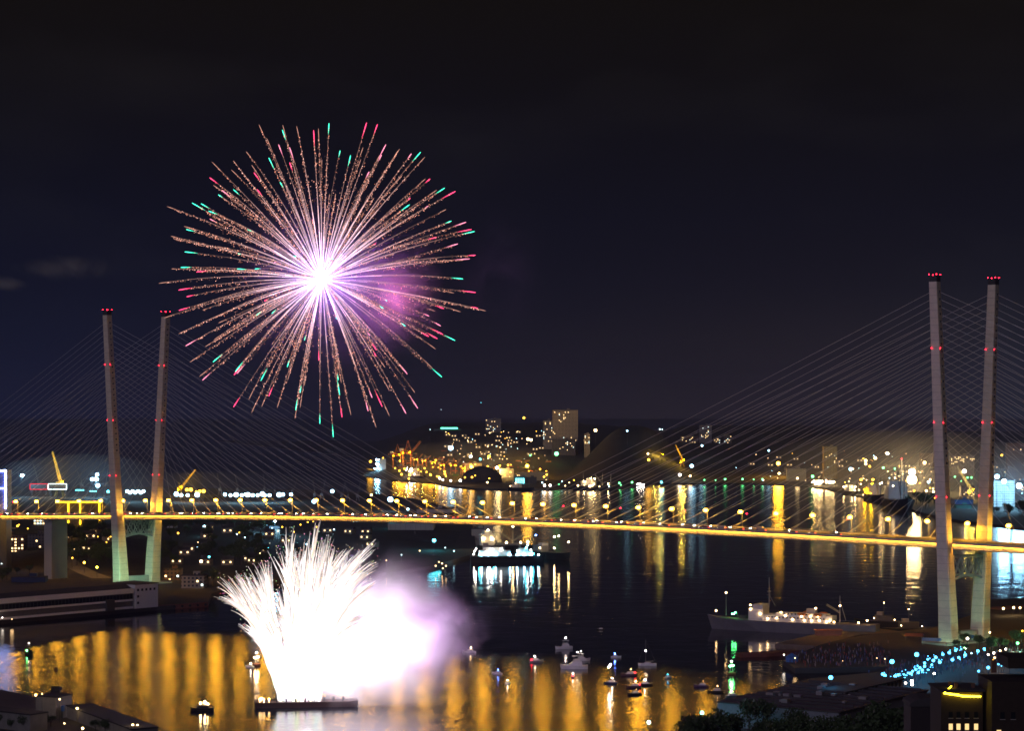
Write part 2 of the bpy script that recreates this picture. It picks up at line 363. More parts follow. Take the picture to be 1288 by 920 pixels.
for sgn in (1, -1):
    strip('parapet', girderm, [(sgn * (W - .05) + .12, .035), (sgn * (W - .05) + .12, .75), (sgn * (W - .05) - .12, .75), (sgn * (W - .05) - .12, .035)])
    b = MB()
    for zz in (1.0, 1.3): b.path([bp(T0 + (T1 - T0) * i / NT, sgn * (W - .05), zz) for i in range(NT + 1)], .05, 4)
    for i in range(int((T1 - T0) * SPAN / 4)):
        t = T0 + i * 4 / SPAN; b.tube(bp(t, sgn * (W - .05), 0.74), bp(t, sgn * (W - .05), 1.3), .06, None, 4)
    b.build('railing', greysteel, bridge)
    # the golden light line: LED fixtures on outriggers under the deck edge
    s_ = sgn; strip('light_hood', girderm, [(s_ * (W + .02), -.05), (s_ * (W + .85), -.05), (s_ * (W + .85), -.62), (s_ * (W + .78), -.62), (s_ * (W + .78), -.12), (s_ * (W + .02), -.12)])  # hood added to hide the light line from above and light the fascia
    fx = strip('light_line', E['strip'], [(s_ * (W + .40), -.16), (s_ * (W + .74), -.16), (s_ * (W + .74), -.22), (s_ * (W + .40), -.22)])
b = MB()
for sgn in (1, -1):
    for i in range(int((T1 - T0) * SPAN / 8)):
        t = T0 + i * 8 / SPAN; b.tube(bp(t, sgn * W, -.2), bp(t, sgn * (W + .35), -.2), .05, None, 4)
b.build('outriggers', steel, bridge)['kind'] = 'stuff'
b = MB()
for sgn in (1, -1):
    for i in range(int((T1 - T0) * SPAN / 7)):
        t = T0 + i * 7 / SPAN; b.tube(bp(t, sgn * (W + .06), -.6), bp(t, sgn * (W + .06), -3.45), .16, None, 4)
b.build('fascia_ribs', girderm, bridge)['kind'] = 'stuff'
# pylons: two lofted legs each, leaning apart upwards, X-braced tie under the deck, low base wall
Q = Vector((.80, .60, 0))
capm = mat('cap_paint', (.05, .045, .05), .7)
stations = [(1.5, 28, 9.2, 10.6), (24, 30, 8.6, 9.4), (46, 33, 8.0, 8.4), (62, 35.5, 7.6, 7.4), (120, 42, 6.6, 6.4), (222, 53, 5.2, 5.6)]
def leg_at(z):
    for a, c in zip(stations, stations[1:]):
        if z <= c[0]: k = (z - a[0]) / (c[0] - a[0]); return [a[i] + (c[i] - a[i]) * k for i in range(4)]
    return list(stations[-1])
def leg_ring(z, sg, c):
    _, s, w_, d_ = leg_at(z); p = c - Q * sg * s / 2; return [Vector((p.x, p.y, z)) + U * w_ / 2 * a + N * d_ / 2 * e for a, e in ((-1, 1), (1, 1), (1, -1), (-1, -1))]
def rd(ring, k=.12):
    out = []; n = len(ring)
    for i in range(n):
        out += [ring[i].lerp(ring[i - 1], k), ring[i].lerp(ring[(i + 1) % n], k)]
    return out
legs = {}
for pc, side in ((PL, 0), (PR, 1)):
    py = bpy.data.objects.new('pylon', None); col.objects.link(py); py.parent = bridge
    for sg in (1, -1):
        b = MB(); b.loft([rd(leg_ring(z, sg, pc), .07) for z in (1.5, 12, 24, 35, 46, 54, 62, 90, 120, 150, 180, 205, 222)]); b.build('pylon_leg', pylonm, py)
        b = MB(); b.loft([rd(leg_ring(222, sg, pc), .07), rd([p + Vector((0, 0, 3.6)) for p in leg_ring(222, sg, pc)], .07)]); b.build('pylon_cap', capm, py)
        r = leg_ring(222, sg, pc)
        spots = [(r[k] * .94 + (r[0] + r[1] + r[2] + r[3]) * .015 + Vector((0, 0, 4.4)), .30) for k in range(4)]
        for z in (182, 137, 92):
            r = leg_ring(z, sg, pc); spots += [(r[0] + (r[1] - r[0]) * .12 + N * .3, .25), (r[1] + (r[2] - r[1]) * .15 + U * .3, .25)]
        for p_, s_ in spots:
            b = MB(); b.ball((0, 0, 0), s_, 6, 4); o = b.build('obstruction_light', E['red'], py); o.location = p_
        # anchor boxes down the inner edge of the leg
        b = MB()
        for i in range(24):
            z = 216 - i * 4.5; r = leg_ring(z, sg, pc)
            for q in (0, 1): a = r[0 if q == 0 else 1].lerp(r[3 if q == 0 else 2], .5); b.box(a + U * (.2 if q else -.2), (.9, .9, 1.3), math.atan2(U.y, U.x))
        b.build('cable_anchors', steel, py)['kind'] = 'stuff'
    # tie truss
    def lp(z, sg, inn=0): 
        _, s, w_, d_ = leg_at(z); p = pc - Q * sg * (s / 2 - d_ / 2 - inn); return Vector((p.x, p.y, z))
    b = MB()
    for e in (-2.6, 2.6):
        o = U * e; zt, zb = 55.5, 43.0
        b.tube(lp(zt, 1, -1) + o, lp(zt, -1, -1) + o, .75, None, 6)
        pa = [lp(zb, 1, -1).lerp(lp(zb, -1, -1), k / 8) + o + Vector((0, 0, 2.4 * math.sin(math.pi * k / 8) - 1.2)) for k in range(9)]; b.path(pa, .8, 6)
        for k in range(4):
            A, B = k / 4, (k + 1) / 4
            a0, a1 = lp(zt, 1).lerp(lp(zt, -1), A) + o, lp(zt, 1).lerp(lp(zt, -1), B) + o
            c0, c1 = lp(zb + 1, 1).lerp(lp(zb + 1, -1), A) + o, lp(zb + 1, 1).lerp(lp(zb + 1, -1), B) + o
            b.tube(a0, c1, .42, None, 5); b.tube(a1, c0, .42, None, 5); b.tube(a0, c0, .35, None, 5); b.tube(a1, c1, .35, None, 5)
    b.build('tie_truss', concrete, py)
    b = MB(); a, c = lp(3, 1, -2), lp(3, -1, -2)
    b.loft([[a + U * 3 + Vector((0, 0, -2)), a - U * 3 + Vector((0, 0, -2)), a - U * 2.6 + Vector((0, 0, 7)), a + U * 2.6 + Vector((0, 0, 7))], [c + U * 3 + Vector((0, 0, -2)), c - U * 3 + Vector((0, 0, -2)), c - U * 2.6 + Vector((0, 0, 7)), c + U * 2.6 + Vector((0, 0, 7))]])
    b.build('base_wall', concrete, py)
    b = MB(); b.box((pc.x, pc.y, 2.6), (20, 54, 3.2), math.atan2(Q.y, Q.x) - R(90)); b.build('pile_cap', concrete, py)
    # flood lights: amber at deck level, pale green at the foot
    for sg in (1, -1):
        p = pc + U * 17 - Q * sg * 14.5
        for dz, pw, cc in ((zd(0 if side == 0 else 1) + 1.2, 20000, (1, .52, .06)),):
            l = bpy.data.lights.new('deck_flood', 'SPOT'); l.energy = pw; l.color = cc; l.spot_size = R(70); l.spot_blend = .8; l.shadow_soft_size = .5
            o = bpy.data.objects.new('deck_flood', l); col.objects.link(o); o.location = (p.x, p.y, dz); o.parent = py
            tgt = pc - Q * sg * 19 + Vector((0, 0, dz + 9)); o.rotation_euler = (tgt - o.location).to_track_quat('-Z', 'Y').to_euler()
        p = pc + N * 52 + U * (26 if sg > 0 else 62)
        l = bpy.data.lights.new('base_flood', 'SPOT'); l.energy = 60000; l.color = (.42, 1, .60); l.spot_size = R(70); l.spot_blend = .9; l.shadow_soft_size = .6
        o = bpy.data.objects.new('base_flood', l); col.objects.link(o); o.location = (p.x, p.y, 5); o.parent = py
        tgt = pc - Q * sg * 15 + Vector((0, 0, 16)); o.rotation_euler = (tgt - o.location).to_track_quat('-Z', 'Y').to_euler()
# side-span pier on the left bank
for t in (-.1354, -.27):
    b = MB(); p = bp(t); ang = math.atan2(U.y, U.x)
    b.box((p.x, p.y, (p.z - 4.6) / 2 + 1), (9.5, 17, p.z - 4.6), ang); b.box((p.x, p.y, p.z - 4.4), (7, 22, 2.0), ang); b.build('side_pier', concrete, bridge)
# stay cables
cablem = mat('cable_sheath', (.85, .82, .80), .5, var=.05)
cabs = []
for pc, t0, dirs in ((PL, 0., (-1, 1)), (PR, 1., (-1, 1))):
    for dr in dirs:
        for sg in (1, -1):
            for i in range(24):
                z = 216 - i * 4.5; r = leg_ring(z, sg, pc)
                a = (r[0].lerp(r[3], .5) if dr < 0 else r[1].lerp(r[2], .5))
                sdist = 361 - i * 14.4; e = bp(t0 + dr * sdist / SPAN, sg * (W - .7), .6)
                cabs.append((a, e, sg, i))
order = sorted(range(len(cabs)), key=lambda k: (cabs[k][2] < 0, cabs[k][3]))
rest = MB()
for n_, k in enumerate(order):
    a, e, sg, i = cabs[k]; b = MB() if n_ < 100 else rest
    b.path([a.lerp(e, q / 6) + Vector((0, 0, -1.6 * math.sin(math.pi * q / 6))) for q in range(7)], .10, 4)
    if n_ < 100: b.build('stay_cable', cablem, bridge)
o = rest.build('stay_cables', cablem, bridge); o['kind'] = 'stuff'; part(o, 'farther stay cables of the same fans')

# street lamps along the far edge of the deck
def make_deck_lamp(rl=.80):
    t = thing('street_lamp', 'tall golden street lamp in the row along the bridge deck', 'street lamp', (0, 0, 0), 0, 'street lamps along the bridge')
    b = MB(); b.tube((0, 0, 0), (0, 0, 11.3), .17, .10, 6); b.path([(0, 0, 11.3), (0, -.5, 11.9), (0, -1.8, 12.1)], .08, 5); b.build('pole', greysteel, t)
    b = MB(); b.box((0, -2.2, 12.2), (.5, 1.1, .22)); b.build('lamp_housing', steel, t)
    b = MB(); b.ball((0, -2.2, 10.9), 1.6, 8, 6, .75); b.build('lamp_head', G['sodium'], t); lamp_light('sodium', rl, t, (0, -2.2, 9.7))  # head larger than a real lamp, its glare put into the size
    return t
lamp0 = make_deck_lamp(); lamps_ = [lamp0, make_deck_lamp(.66), make_deck_lamp(.92), make_deck_lamp(.72)]; lu = 0
ang = math.atan2(-N.y, -N.x) + R(90)
first = True
def px_of(p): return CX + p.x / p.y * F
k = 0
t = -.37
while t < 1.3:
    p = bp(t, -W + 1.0, .03)
    if lu < 4: lq = lamps_[lu]; lq.location = p; lq.rotation_euler.z = math.atan2(N.y, N.x) + R(90); lu += 1
    else: dup(rnd.choice(lamps_), p, math.atan2(N.y, N.x) + R(90))
    t += 27.2 / SPAN
# red marker lights on thin posts
rm = thing('marker_light', 'red marker light on a thin post between the bridge lamps', 'marker light', (0, 0, 0), 0, 'red marker lights on the bridge')
b = MB(); b.tube((0, 0, 0), (0, 0, 11), .09, .07, 5); b.build('post', steel, rm)
b = MB(); b.ball((0, 0, 11.3), .42, 6, 4); b.build('lamp_head', E['red'], rm)
for i, tt in enumerate((.60, .665, .735, .80, .90, -.05, 1.12, -.19)):
    p = bp(tt, W - .6, .03)
    if i == 0: rm.location = p
    else: dup(rm, p)

# traffic
def make_car(paint, label, van=False):
    t = thing('van' if van else 'car', label, 'van' if van else 'car', (0, 0, 0), 0, 'traffic crossing the bridge')
    L, H = (5.6, 2.3) if van else (4.4, 1.45)
    b = MB(); prof = [(-L / 2, .35), (L / 2, .35), (L / 2, .8), (L / 2 - .3, .95), (-L / 2 + .1, .98), (-L / 2, .8)]
    b.loft([[(x, y, z) for x, z in prof] for y in (-.88, .88)]); b.build('body', paint, t)
    b = MB(); c = [(-L / 2 + .15, .95), (L / 2 - (.7 if van else 1.2), .95), (L / 2 - (1.2 if van else 1.9), H), (-L / 2 + (.2 if van else .7), H)]
    b.loft([[(x, y, z) for x, z in c] for y in (-.78, .78)]); b.build('cabin', paint if van else glassd, t)
    for sx_ in (-1, 1):
        for sy in (-1, 1):
            b = MB(); b.path([(sx_ * L * .31, sy * .80, .32), (sx_ * L * .31, sy * .95, .32)], .32, 8); b.build('wheel', timber, t)
    for sy in (-.6, .6):
        b = MB(); b.box((L / 2 + .02, sy, .68), (.08, .44, .28)); b.build('headlight', E['head'], t)
        b = MB(); b.box((-L / 2 - .02, sy, .72), (.08, .44, .28)); b.build('tail_light', E['rear'], t)
    return t
kinds = [make_car(white, 'white car with lit headlights driving across the bridge deck'), make_car(mat('car_red', (.35, .03, .03), .35), 'red car with lit headlights driving across the bridge deck'),
         make_car(mat('car_silver', (.4, .41, .42), .3, .6), 'silver car with lit headlights driving across the bridge deck'), make_car(mat('car_black', (.02, .02, .02), .3), 'black car with lit headlights driving across the bridge deck'),
         make_car(mat('van_cream', (.6, .55, .45), .5), 'cream van with lit headlights driving across the bridge deck', True)]
used = set()
lane_t = {q: T0 + .1 for q in (-8, -4.8, 4.8, 8)}
for i in range(150):
    q = (-8, -4.8, 4.8, 8)[i % 4]; lane_t[q] += (rnd.uniform(9, 36)) / SPAN
    tt = lane_t[q]
    if tt > 1.3: continue
    kk = rnd.choice([0, 0, 1, 2, 2, 3, 4]); p = bp(tt, q, .04); rz = math.atan2(U.y, U.x) + (0 if q < 0 else math.pi)
    if kk not in used: used.add(kk); kinds[kk].location = p; kinds[kk].rotation_euler.z = rz
    else: dup(kinds[kk], p, rz)

# ================================================================== fireworks
def hdr_material(name):
    m = bpy.data.materials.new(name); m.use_nodes = True; nt = m.node_tree; nt.nodes.clear()
    a = nt.nodes.new('ShaderNodeAttribute'); a.attribute_name = 'fire'; e = nt.nodes.new('ShaderNodeEmission'); nt.links.new(a.outputs['Color'], e.inputs[0])
    o = nt.nodes.new('ShaderNodeOutputMaterial'); nt.links.new(e.outputs[0], o.inputs[0]); m.cycles.emission_sampling = 'NONE'; return m
fire = hdr_material('burning_stars')
class FM:
    """mesh with an emitted colour per face"""
    def __init__(s): s.v = []; s.f = []; s.c = []
    def tube(s, pts, rad, cols, n=4):
        base = len(s.v); K = len(pts)
        for i in range(K):
            d = (pts[min(i + 1, K - 1)] - pts[max(i - 1, 0)]).normalized(); a = d.cross(Vector((.13, .97, .2))).normalized(); b = d.cross(a)
            for k in range(n): s.v.append(pts[i] + (a * math.cos(2 * math.pi * k / n) + b * math.sin(2 * math.pi * k / n)) * rad[i])
        for i in range(K - 1):
            for k in range(n): s.f.append((base + i * n + k, base + i * n + (k + 1) % n, base + (i + 1) * n + (k + 1) % n, base + (i + 1) * n + k)); s.c.append(cols[i])
    def spark(s, p, r, c):
        b = len(s.v); s.v += [p + Vector(q) * r for q in ((1, 0, -.6), (-.5, .87, -.6), (-.5, -.87, -.6), (0, 0, 1))]; s.f += [(b, b + 1, b + 3), (b + 1, b + 2, b + 3), (b + 2, b, b + 3), (b, b + 2, b + 1)]; s.c += [c] * 4
    def build(s, name, parent, m=fire):
        me = bpy.data.meshes.new(name); me.from_pydata([tuple(v) for v in s.v], [], s.f); me.update(); me.materials.append(m)
        at_ = me.attributes.new('fire', 'FLOAT_COLOR', 'FACE'); at_.data.foreach_set('color', [x for c in s.c for x in (*c, 1)])
        o = bpy.data.objects.new(name, me); col.objects.link(o); o.parent = parent; return o
BC = at(405, 352, 1085)
burst = thing('firework_burst', 'round pink and gold firework burst with red and green tips high in the night sky', 'firework', BC)
fr = random.Random(5)
def mixc(a, b, k): return tuple(x + (y - x) * k for x, y in zip(a, b))
NTR = 196; ga = math.pi * (3 - math.sqrt(5)); rest = FM()
for i in range(NTR):
    zc = 1 - 2 * (i + .5) / NTR; rr = math.sqrt(1 - zc * zc); an = ga * i
    d = Vector((rr * math.cos(an), zc, rr * math.sin(an))); d = (d + Vector((fr.gauss(0, .06), fr.gauss(0, .06), fr.gauss(0, .06)))).normalized()
    Rr = 79 * fr.choice([1, 1, 1, 1, .86, .95]) * fr.uniform(.95, 1.05) * (1 - .05 * max(0, d.z)); drop = fr.uniform(5.5, 9.5); side = d.cross(Vector((fr.gauss(0, 1), fr.gauss(0, 1), fr.gauss(0, 1)))) * fr.uniform(0, 3.2)
    def pos(s): return d * Rr * (1 - (1 - s) ** 1.25) + Vector((0, 0, -drop * s * s)) if False else d * Rr * s + side * s * s + Vector((0, 0, 11 * s - drop * s * s))
    fm = FM() if i < 100 else rest
    bright = fr.choice([.5, .8, 1, 1, 1.3, 1.6])
    # ember line from the centre, white-violet at the heart, peach further out
    K = 16; cs = []; ps = []; rs = []
    for k in range(K + 1):
        s = .015 + .93 * k / K; ps.append(pos(s))
        fade = math.exp(-s * 3.6)
        c = mixc((1, .52, .40), (1, .72, 1), min(1, fade * 1.7)); st = (.25 + 1.9 * math.exp(-s * 5.0)) * (1 - smooth(.5, .85, s)) + .24
        if fr.random() < .35: st *= 1.5
        st *= bright
        cs.append(tuple(x * st for x in c)); rs.append(.085 + .14 * math.exp(-((s - .30) / .2) ** 2))
    fm.tube(ps, rs, cs)
    # glitter shed behind the star
    s0 = fr.uniform(.30, .5); ns = int(fr.uniform(35, 120))
    for _ in range(ns):
        s = s0 + (0.97 - s0) * fr.random() ** .8; wd = .35 + 2.1 * (1 - s) / (1 - s0) * fr.uniform(.3, 1)
        p = pos(s) + Vector((fr.gauss(0, .40 * wd), fr.gauss(0, .4 * wd), fr.gauss(-.55 * wd, .42 * wd)))
        st = fr.uniform(.3, 1) ** 2 * 3.6 * fr.choice([.4, 1, 1]) * (.6 + .5 * bright)
        fm.spark(p, fr.uniform(.12, .24), tuple(x * st for x in mixc((1, .30, .16), (1, .55, .46), fr.random())))
    tip = fr.choice(['g', 'g', 'r', 'r', 'n', 'n', 'n', 'n', 'p'])
    s1 = fr.uniform(.89, .95); s2 = fr.uniform(.98, 1.03)
    tc_ = dict(g=(.02, 1, .60), r=(1, .02, .14), n=(1, .45, .33), p=(1, .25, .42))[tip]; st = dict(g=2.2, r=2.6, n=.7, p=1.8)[tip]
    q = [pos(s1 + (s2 - s1) * k / 4) for k in range(5)]
    fm.tube(q, [.06, .13, .20, .24, .12] if tip != 'n' else [.08, .12, .15, .15, .05], [tuple(x * st * g for x in mixc(tc_, (1, 1, 1), .04)) for g in (.5, .8, 1.1, 1.3)])
    if i < 100: fm.build('star_trail', burst)
o = rest.build('star_trails', burst); o['kind'] = 'stuff'
cb = MB(); cb.ball((0, 0, 0), 1.8, 10, 7); cb.build('burst_core', emis('burst_core', (1, .82, 1), 40), burst)
plight(burst, (0, -12, 1), 100000, (.42, .10, 1), 5, 'burst_light'); plight(burst, (3, 12, -1), 90000, (.45, .10, 1), 5, 'burst_light')

def smoke_mat(name, dens, color, aniso, scale, lo, hi, emit=0, ecol=(1, 1, 1), core=None, sharp=1.):
    """noise-broken scattering smoke with an optional glow put into its core, thinning to nothing at the ellipsoid's rim (object space -1..1)"""
    m = bpy.data.materials.new(name); m.use_nodes = True; nt = m.node_tree; nt.nodes.clear(); L = nt.links
    def nn(t, **k):
        n = nt.nodes.new(t)
        for a, c in k.items(): setattr(n, a, c)
        return n
    def m2(op, a, b_=0.):
        n = nn('ShaderNodeMath', operation=op)
        for i, q in enumerate((a, b_)):
            if isinstance(q, (int, float)): n.inputs[i].default_value = q
            else: L.new(q, n.inputs[i])
        return n.outputs[0]
    t = nn('ShaderNodeTexCoord'); ln = nn('ShaderNodeVectorMath', operation='LENGTH'); L.new(t.outputs['Object'], ln.inputs[0])
    g = nn('ShaderNodeNewGeometry')
    n1 = nn('ShaderNodeTexNoise'); n1.inputs['Scale'].default_value = scale; n1.inputs['Detail'].default_value = 4; n1.inputs['Roughness'].default_value = .55; n1.inputs['Distortion'].default_value = .5; L.new(g.outputs['Position'], n1.inputs[0])
    e = m2('ADD', ln.outputs['Value'], m2('MULTIPLY', m2('SUBTRACT', n1.outputs[0], .5), 1.7))
    rim = nn('ShaderNodeMapRange', interpolation_type='SMOOTHSTEP'); rim.inputs[1].default_value = .92; rim.inputs[2].default_value = .92 - sharp; rim.inputs[3].default_value = 0; rim.inputs[4].default_value = 1; L.new(e, rim.inputs[0])
    k = nn('ShaderNodeMapRange'); k.inputs[1].default_value = lo; k.inputs[2].default_value = hi; L.new(n1.outputs[0], k.inputs[0])
    d = m2('MULTIPLY', m2('MULTIPLY', rim.outputs[0], k.outputs[0]), dens)
    v = nn('ShaderNodeVolumePrincipled'); v.inputs['Color'].default_value = (*color, 1); v.inputs['Anisotropy'].default_value = aniso; L.new(d, v.inputs['Density'])
    if emit:  # smoke core given its own emission for the fire's white bloom
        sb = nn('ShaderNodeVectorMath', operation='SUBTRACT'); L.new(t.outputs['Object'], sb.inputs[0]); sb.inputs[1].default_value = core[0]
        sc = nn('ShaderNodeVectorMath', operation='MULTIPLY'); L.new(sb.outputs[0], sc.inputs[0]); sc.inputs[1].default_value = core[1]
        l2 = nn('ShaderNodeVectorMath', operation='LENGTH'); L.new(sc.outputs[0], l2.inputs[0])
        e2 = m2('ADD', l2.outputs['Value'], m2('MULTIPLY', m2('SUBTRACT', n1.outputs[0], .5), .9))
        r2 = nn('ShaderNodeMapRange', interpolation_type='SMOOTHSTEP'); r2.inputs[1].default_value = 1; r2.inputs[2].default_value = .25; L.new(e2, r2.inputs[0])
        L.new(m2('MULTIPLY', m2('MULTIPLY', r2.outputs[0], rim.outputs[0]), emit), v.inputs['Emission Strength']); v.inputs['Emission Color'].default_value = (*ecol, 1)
    o = nn('ShaderNodeOutputMaterial'); L.new(v.outputs[0], o.inputs['Volume']); return m
def cloud(name, label, c, rad, m, cat='smoke'):
    b = MB(); b.ball((0, 0, 0), 1, 20, 12); o = b.build(name, m); o.location = c; o.scale = rad
    tag(o, label, cat, kind='stuff'); return o
cloud('smoke', 'thin violet smoke lit around the heart of the firework burst', BC + Vector((4, 0, -1)), (62, 50, 56), smoke_mat('burst_smoke', .014, (.8, .7, 1), .0, .03, .30, .75, sharp=.9))
sc2 = at(492, 372, 1092)
cloud('smoke', 'pink and purple smoke puff right of the burst centre', sc2, (36, 26, 36), smoke_mat('puff_smoke', .026, (.95, .8, .95), .0, .06, .30, .7, sharp=.9))
plight(None, sc2 + Vector((2, -3, -2)), 34000, (1, .22, .62), 8.0, 'puff_light')

# the barge and the fountain of fire on it
BG = gnd(385, 889)
barge = thing('barge', 'long dark flat barge on the water that the firework fountain is fired from', 'barge', BG, R(8))
b = MB(); L_, B_ = 50, 11
b.loft([[(-L_ / 2, y, z) for y, z in ((-B_ / 2 + .8, .2), (B_ / 2 - .8, .2), (B_ / 2 - .4, 3.0), (-B_ / 2 + .4, 3.0))], [(-L_ / 2 + 4, y, z) for y, z in ((-B_ / 2, -.8), (B_ / 2, -.8), (B_ / 2, 2.6), (-B_ / 2, 2.6))], [(L_ / 2 - 4, y, z) for y, z in ((-B_ / 2, -.8), (B_ / 2, -.8), (B_ / 2, 2.6), (-B_ / 2, 2.6))], [(L_ / 2, y, z) for y, z in ((-B_ / 2 + .8, .6), (B_ / 2 - .8, .6), (B_ / 2 - .4, 3.0), (-B_ / 2 + .4, 3.0))]]); b.build('hull', mat('barge_paint', (.06, .03, .03), .6), barge)
b = MB()
for i in range(15): b.tube((-L_ / 2 + 1.5 + i * 3.3, -B_ / 2 + .3, 2.6), (-L_ / 2 + 1.5 + i * 3.3, -B_ / 2 + .3, 3.7), .06, None, 4)
b.tube((-L_ / 2 + 1.5, -B_ / 2 + .3, 3.7), (L_ / 2 - 1.5, -B_ / 2 + .3, 3.7), .05, None, 4); b.build('railing', steel, barge)
b = MB()
for i in range(8):
    for j in range(3): b.tube((-14 + i * 4.5, -3 + j * 3, 2.6), (-14 + i * 4.5 + (i - 3) * .2, -3 + j * 3, 4.2), .35, None, 8)
b.build('mortar_rack', steel, barge)
b = MB()
for x, y in ((-22.5, -3), (-20.5, -4.2), (-18, -2), (-21.5, 2)): b.ball((x, y, 4.1), .35, 6, 4); b.tube((x, y, 2.6), (x, y, 3.9), .06, None, 4)
b.build('deck_lamp', E['dim'], barge)
fount = thing('firework_fountain', 'huge white fountain of comets bursting upwards from the barge', 'firework', BG + Vector((0, 0, 3)))
mpx = BG.y / F
def fp(px, py, dy=0): v = at(px, py, BG.y) - BG - Vector((0, 0, 3)); v.y = dy; return v
tips = [(277, 748, 1), (276, 725, 0), (290, 722, 0), (303, 722, 0), (316, 716, 0), (326, 708, 0), (338, 703, 0), (349, 688, 0), (357, 680, 0), (366, 664, 0), (372, 690, 0), (380, 678, 0), (397, 657, 0), (392, 690, 0), (405, 680, 0), (413, 676, 0), (424, 688, 0), (436, 692, 0), (441, 684, 0), (452, 690, 0), (468, 684, 0), (457, 700, 0), (476, 702, 1), (470, 730, 0), (450, 735, 0), (430, 730, 0), (410, 725, 0), (395, 722, 0), (375, 725, 0), (360, 735, 0), (345, 742, 0), (330, 748, 0), (318, 752, 0)]
for q in range(34): tx = fr.uniform(300, 470); tips.append((tx, 640 + abs(tx - 400) * .62 + fr.uniform(50, 130), 0))
tips = tips[:72]
for i, (tx, ty, bend) in enumerate(tips):
    fm = FM(); ox = 358 + 44 * (i % 9) / 8; tipv = fp(tx, ty, fr.uniform(-14, 14)); org = fp(ox if tx > 340 else fr.uniform(348, 368), 884, fr.uniform(-3, 3))
    up = Vector((0, 0, 1)); K = 26; ps = []
    mid = org.lerp(tipv, .55) + Vector(((tipv.x - org.x) * -.16, 0, abs(tipv.x - org.x) * .22 + 3 + 6 * bend))
    for k in range(K + 1):
        s = k / K; ps.append(org * (1 - s) ** 2 + mid * 2 * s * (1 - s) + tipv * s * s)
    wmax = fr.uniform(1.3, 2.2); kc = int(K * fr.uniform(.72, .86))
    rs = [max(.12, wmax * (.4 + .6 * math.sin(min(1, k / kc * 1.2) * math.pi / 2)) * (1 - smooth(.45, 1, k / kc) * .86) * fr.uniform(.85, 1.15)) for k in range(kc + 1)]
    fm.tube(ps[:kc + 1], rs, [tuple(x * fr.uniform(1.5, 2.4) for x in (1, .94, .95)) for _ in range(kc)], 7)
    for q_ in range(20):                                              # the frayed strands each comet breaks into
        s0, s1 = fr.uniform(.25, .7), min(1.02, fr.uniform(.80, 1.04)); off = Vector((fr.gauss(0, .75), fr.gauss(0, .75), fr.gauss(0, .6))) * wmax; curl = Vector((fr.gauss(0, .8), 0, -fr.uniform(.4, 2.6)))
        sp_ = []; n_ = 9
        for k in range(n_ + 1):
            s = s0 + (s1 - s0) * k / n_; kk = min(K - 1, int(s * K)); p = ps[kk].lerp(ps[kk + 1], s * K - kk); sp_.append(p + off * (.25 + .75 * k / n_) + curl * (k / n_) ** 3)
        g_ = fr.uniform(1.0, 2.8); cc_ = mixc((1, .93, .93), (1, .74, .58), fr.random() ** 2)
        fm.tube(sp_, [fr.uniform(.22, .55) * (1 - .8 * (k / n_) ** 2) for k in range(n_ + 1)], [tuple(x * g_ * (1 - .75 * (k / n_) ** 2) for x in cc_) for k in range(n_)], 4)
    for _ in range(70):
        s = .25 + .77 * fr.random() ** .7; kk = min(K - 1, int(s * K)); p = ps[kk].lerp(ps[kk + 1], min(1, s * K - kk))
        fm.spark(p + Vector((fr.gauss(0, 1), fr.gauss(0, 1), fr.gauss(-.3, 1))) * wmax * .8, fr.uniform(.12, .34), tuple(x * fr.uniform(.4, 2.0) for x in mixc((1, .86, .80), (1, .60, .40), fr.random() ** 2)))
    fm.build('comet', fount)
fire_c = at(405, 790, BG.y) - BG
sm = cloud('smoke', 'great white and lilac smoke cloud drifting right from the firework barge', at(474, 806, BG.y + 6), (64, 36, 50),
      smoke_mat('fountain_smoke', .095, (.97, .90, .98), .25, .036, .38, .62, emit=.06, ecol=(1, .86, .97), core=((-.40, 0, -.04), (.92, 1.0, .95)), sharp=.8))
for (x, y, dy, pw, cc) in ((385, 830, -8, 30000, (1, .90, .92)), (420, 760, -6, 30000, (1, .86, .95)), (360, 760, -5, 26000, (1, .92, .92)), (470, 770, -8, 26000, (1, .74, 1)), (510, 800, -6, 18000, (.95, .66, 1)), (462, 822, -10, 20000, (1, .74, .98)), (545, 800, 0, 12000, (.86, .50, 1)), (440, 705, 6, 16000, (.6, .28, 1)), (568, 785, 4, 14000, (.82, .48, 1)), (525, 822, -4, 14000, (.92, .60, 1)), (500, 745, 0, 18000, (.9, .56, 1))):
    v = at(x, y, BG.y + dy); plight(None, v, pw, cc, 5, 'fire_light')

# ================================================================== the night air over the bay
hz = MB(); hz.box((0, 5300, 163), (14000, 12400, 334)); hzm = bpy.data.materials.new('night_air'); hzm.use_nodes = True; nt = hzm.node_tree; nt.nodes.clear()
v = nt.nodes.new('ShaderNodeVolumePrincipled'); v.inputs['Color'].default_value = (.50, .54, .95, 1); v.inputs['Density'].default_value = .000035; v.inputs['Anisotropy'].default_value = .2
o_ = nt.nodes.new('ShaderNodeOutputMaterial'); nt.links.new(v.outputs[0], o_.inputs['Volume'])
hzo = hz.build('haze', hzm); hzo['kind'] = 'stuff'; hzo['label'] = 'thin night haze hanging over the whole bay'; hzo['category'] = 'haze'

cloud('cloud', 'faint thin grey cloud wisp low in the sky left of the firework burst', at(88, 338, 4200), (125, 90, 30), smoke_mat('cloud_wisp', .020, (.9, .88, .9), 0., .011, .40, .58, sharp=.8))
cloud('cloud', 'tiny grey cloud wisp at the left edge of the sky', at(8, 357, 4200), (45, 60, 18), smoke_mat('cloud_wisp_small', .022, (.9, .88, .9), 0., .014, .38, .56, sharp=.8))

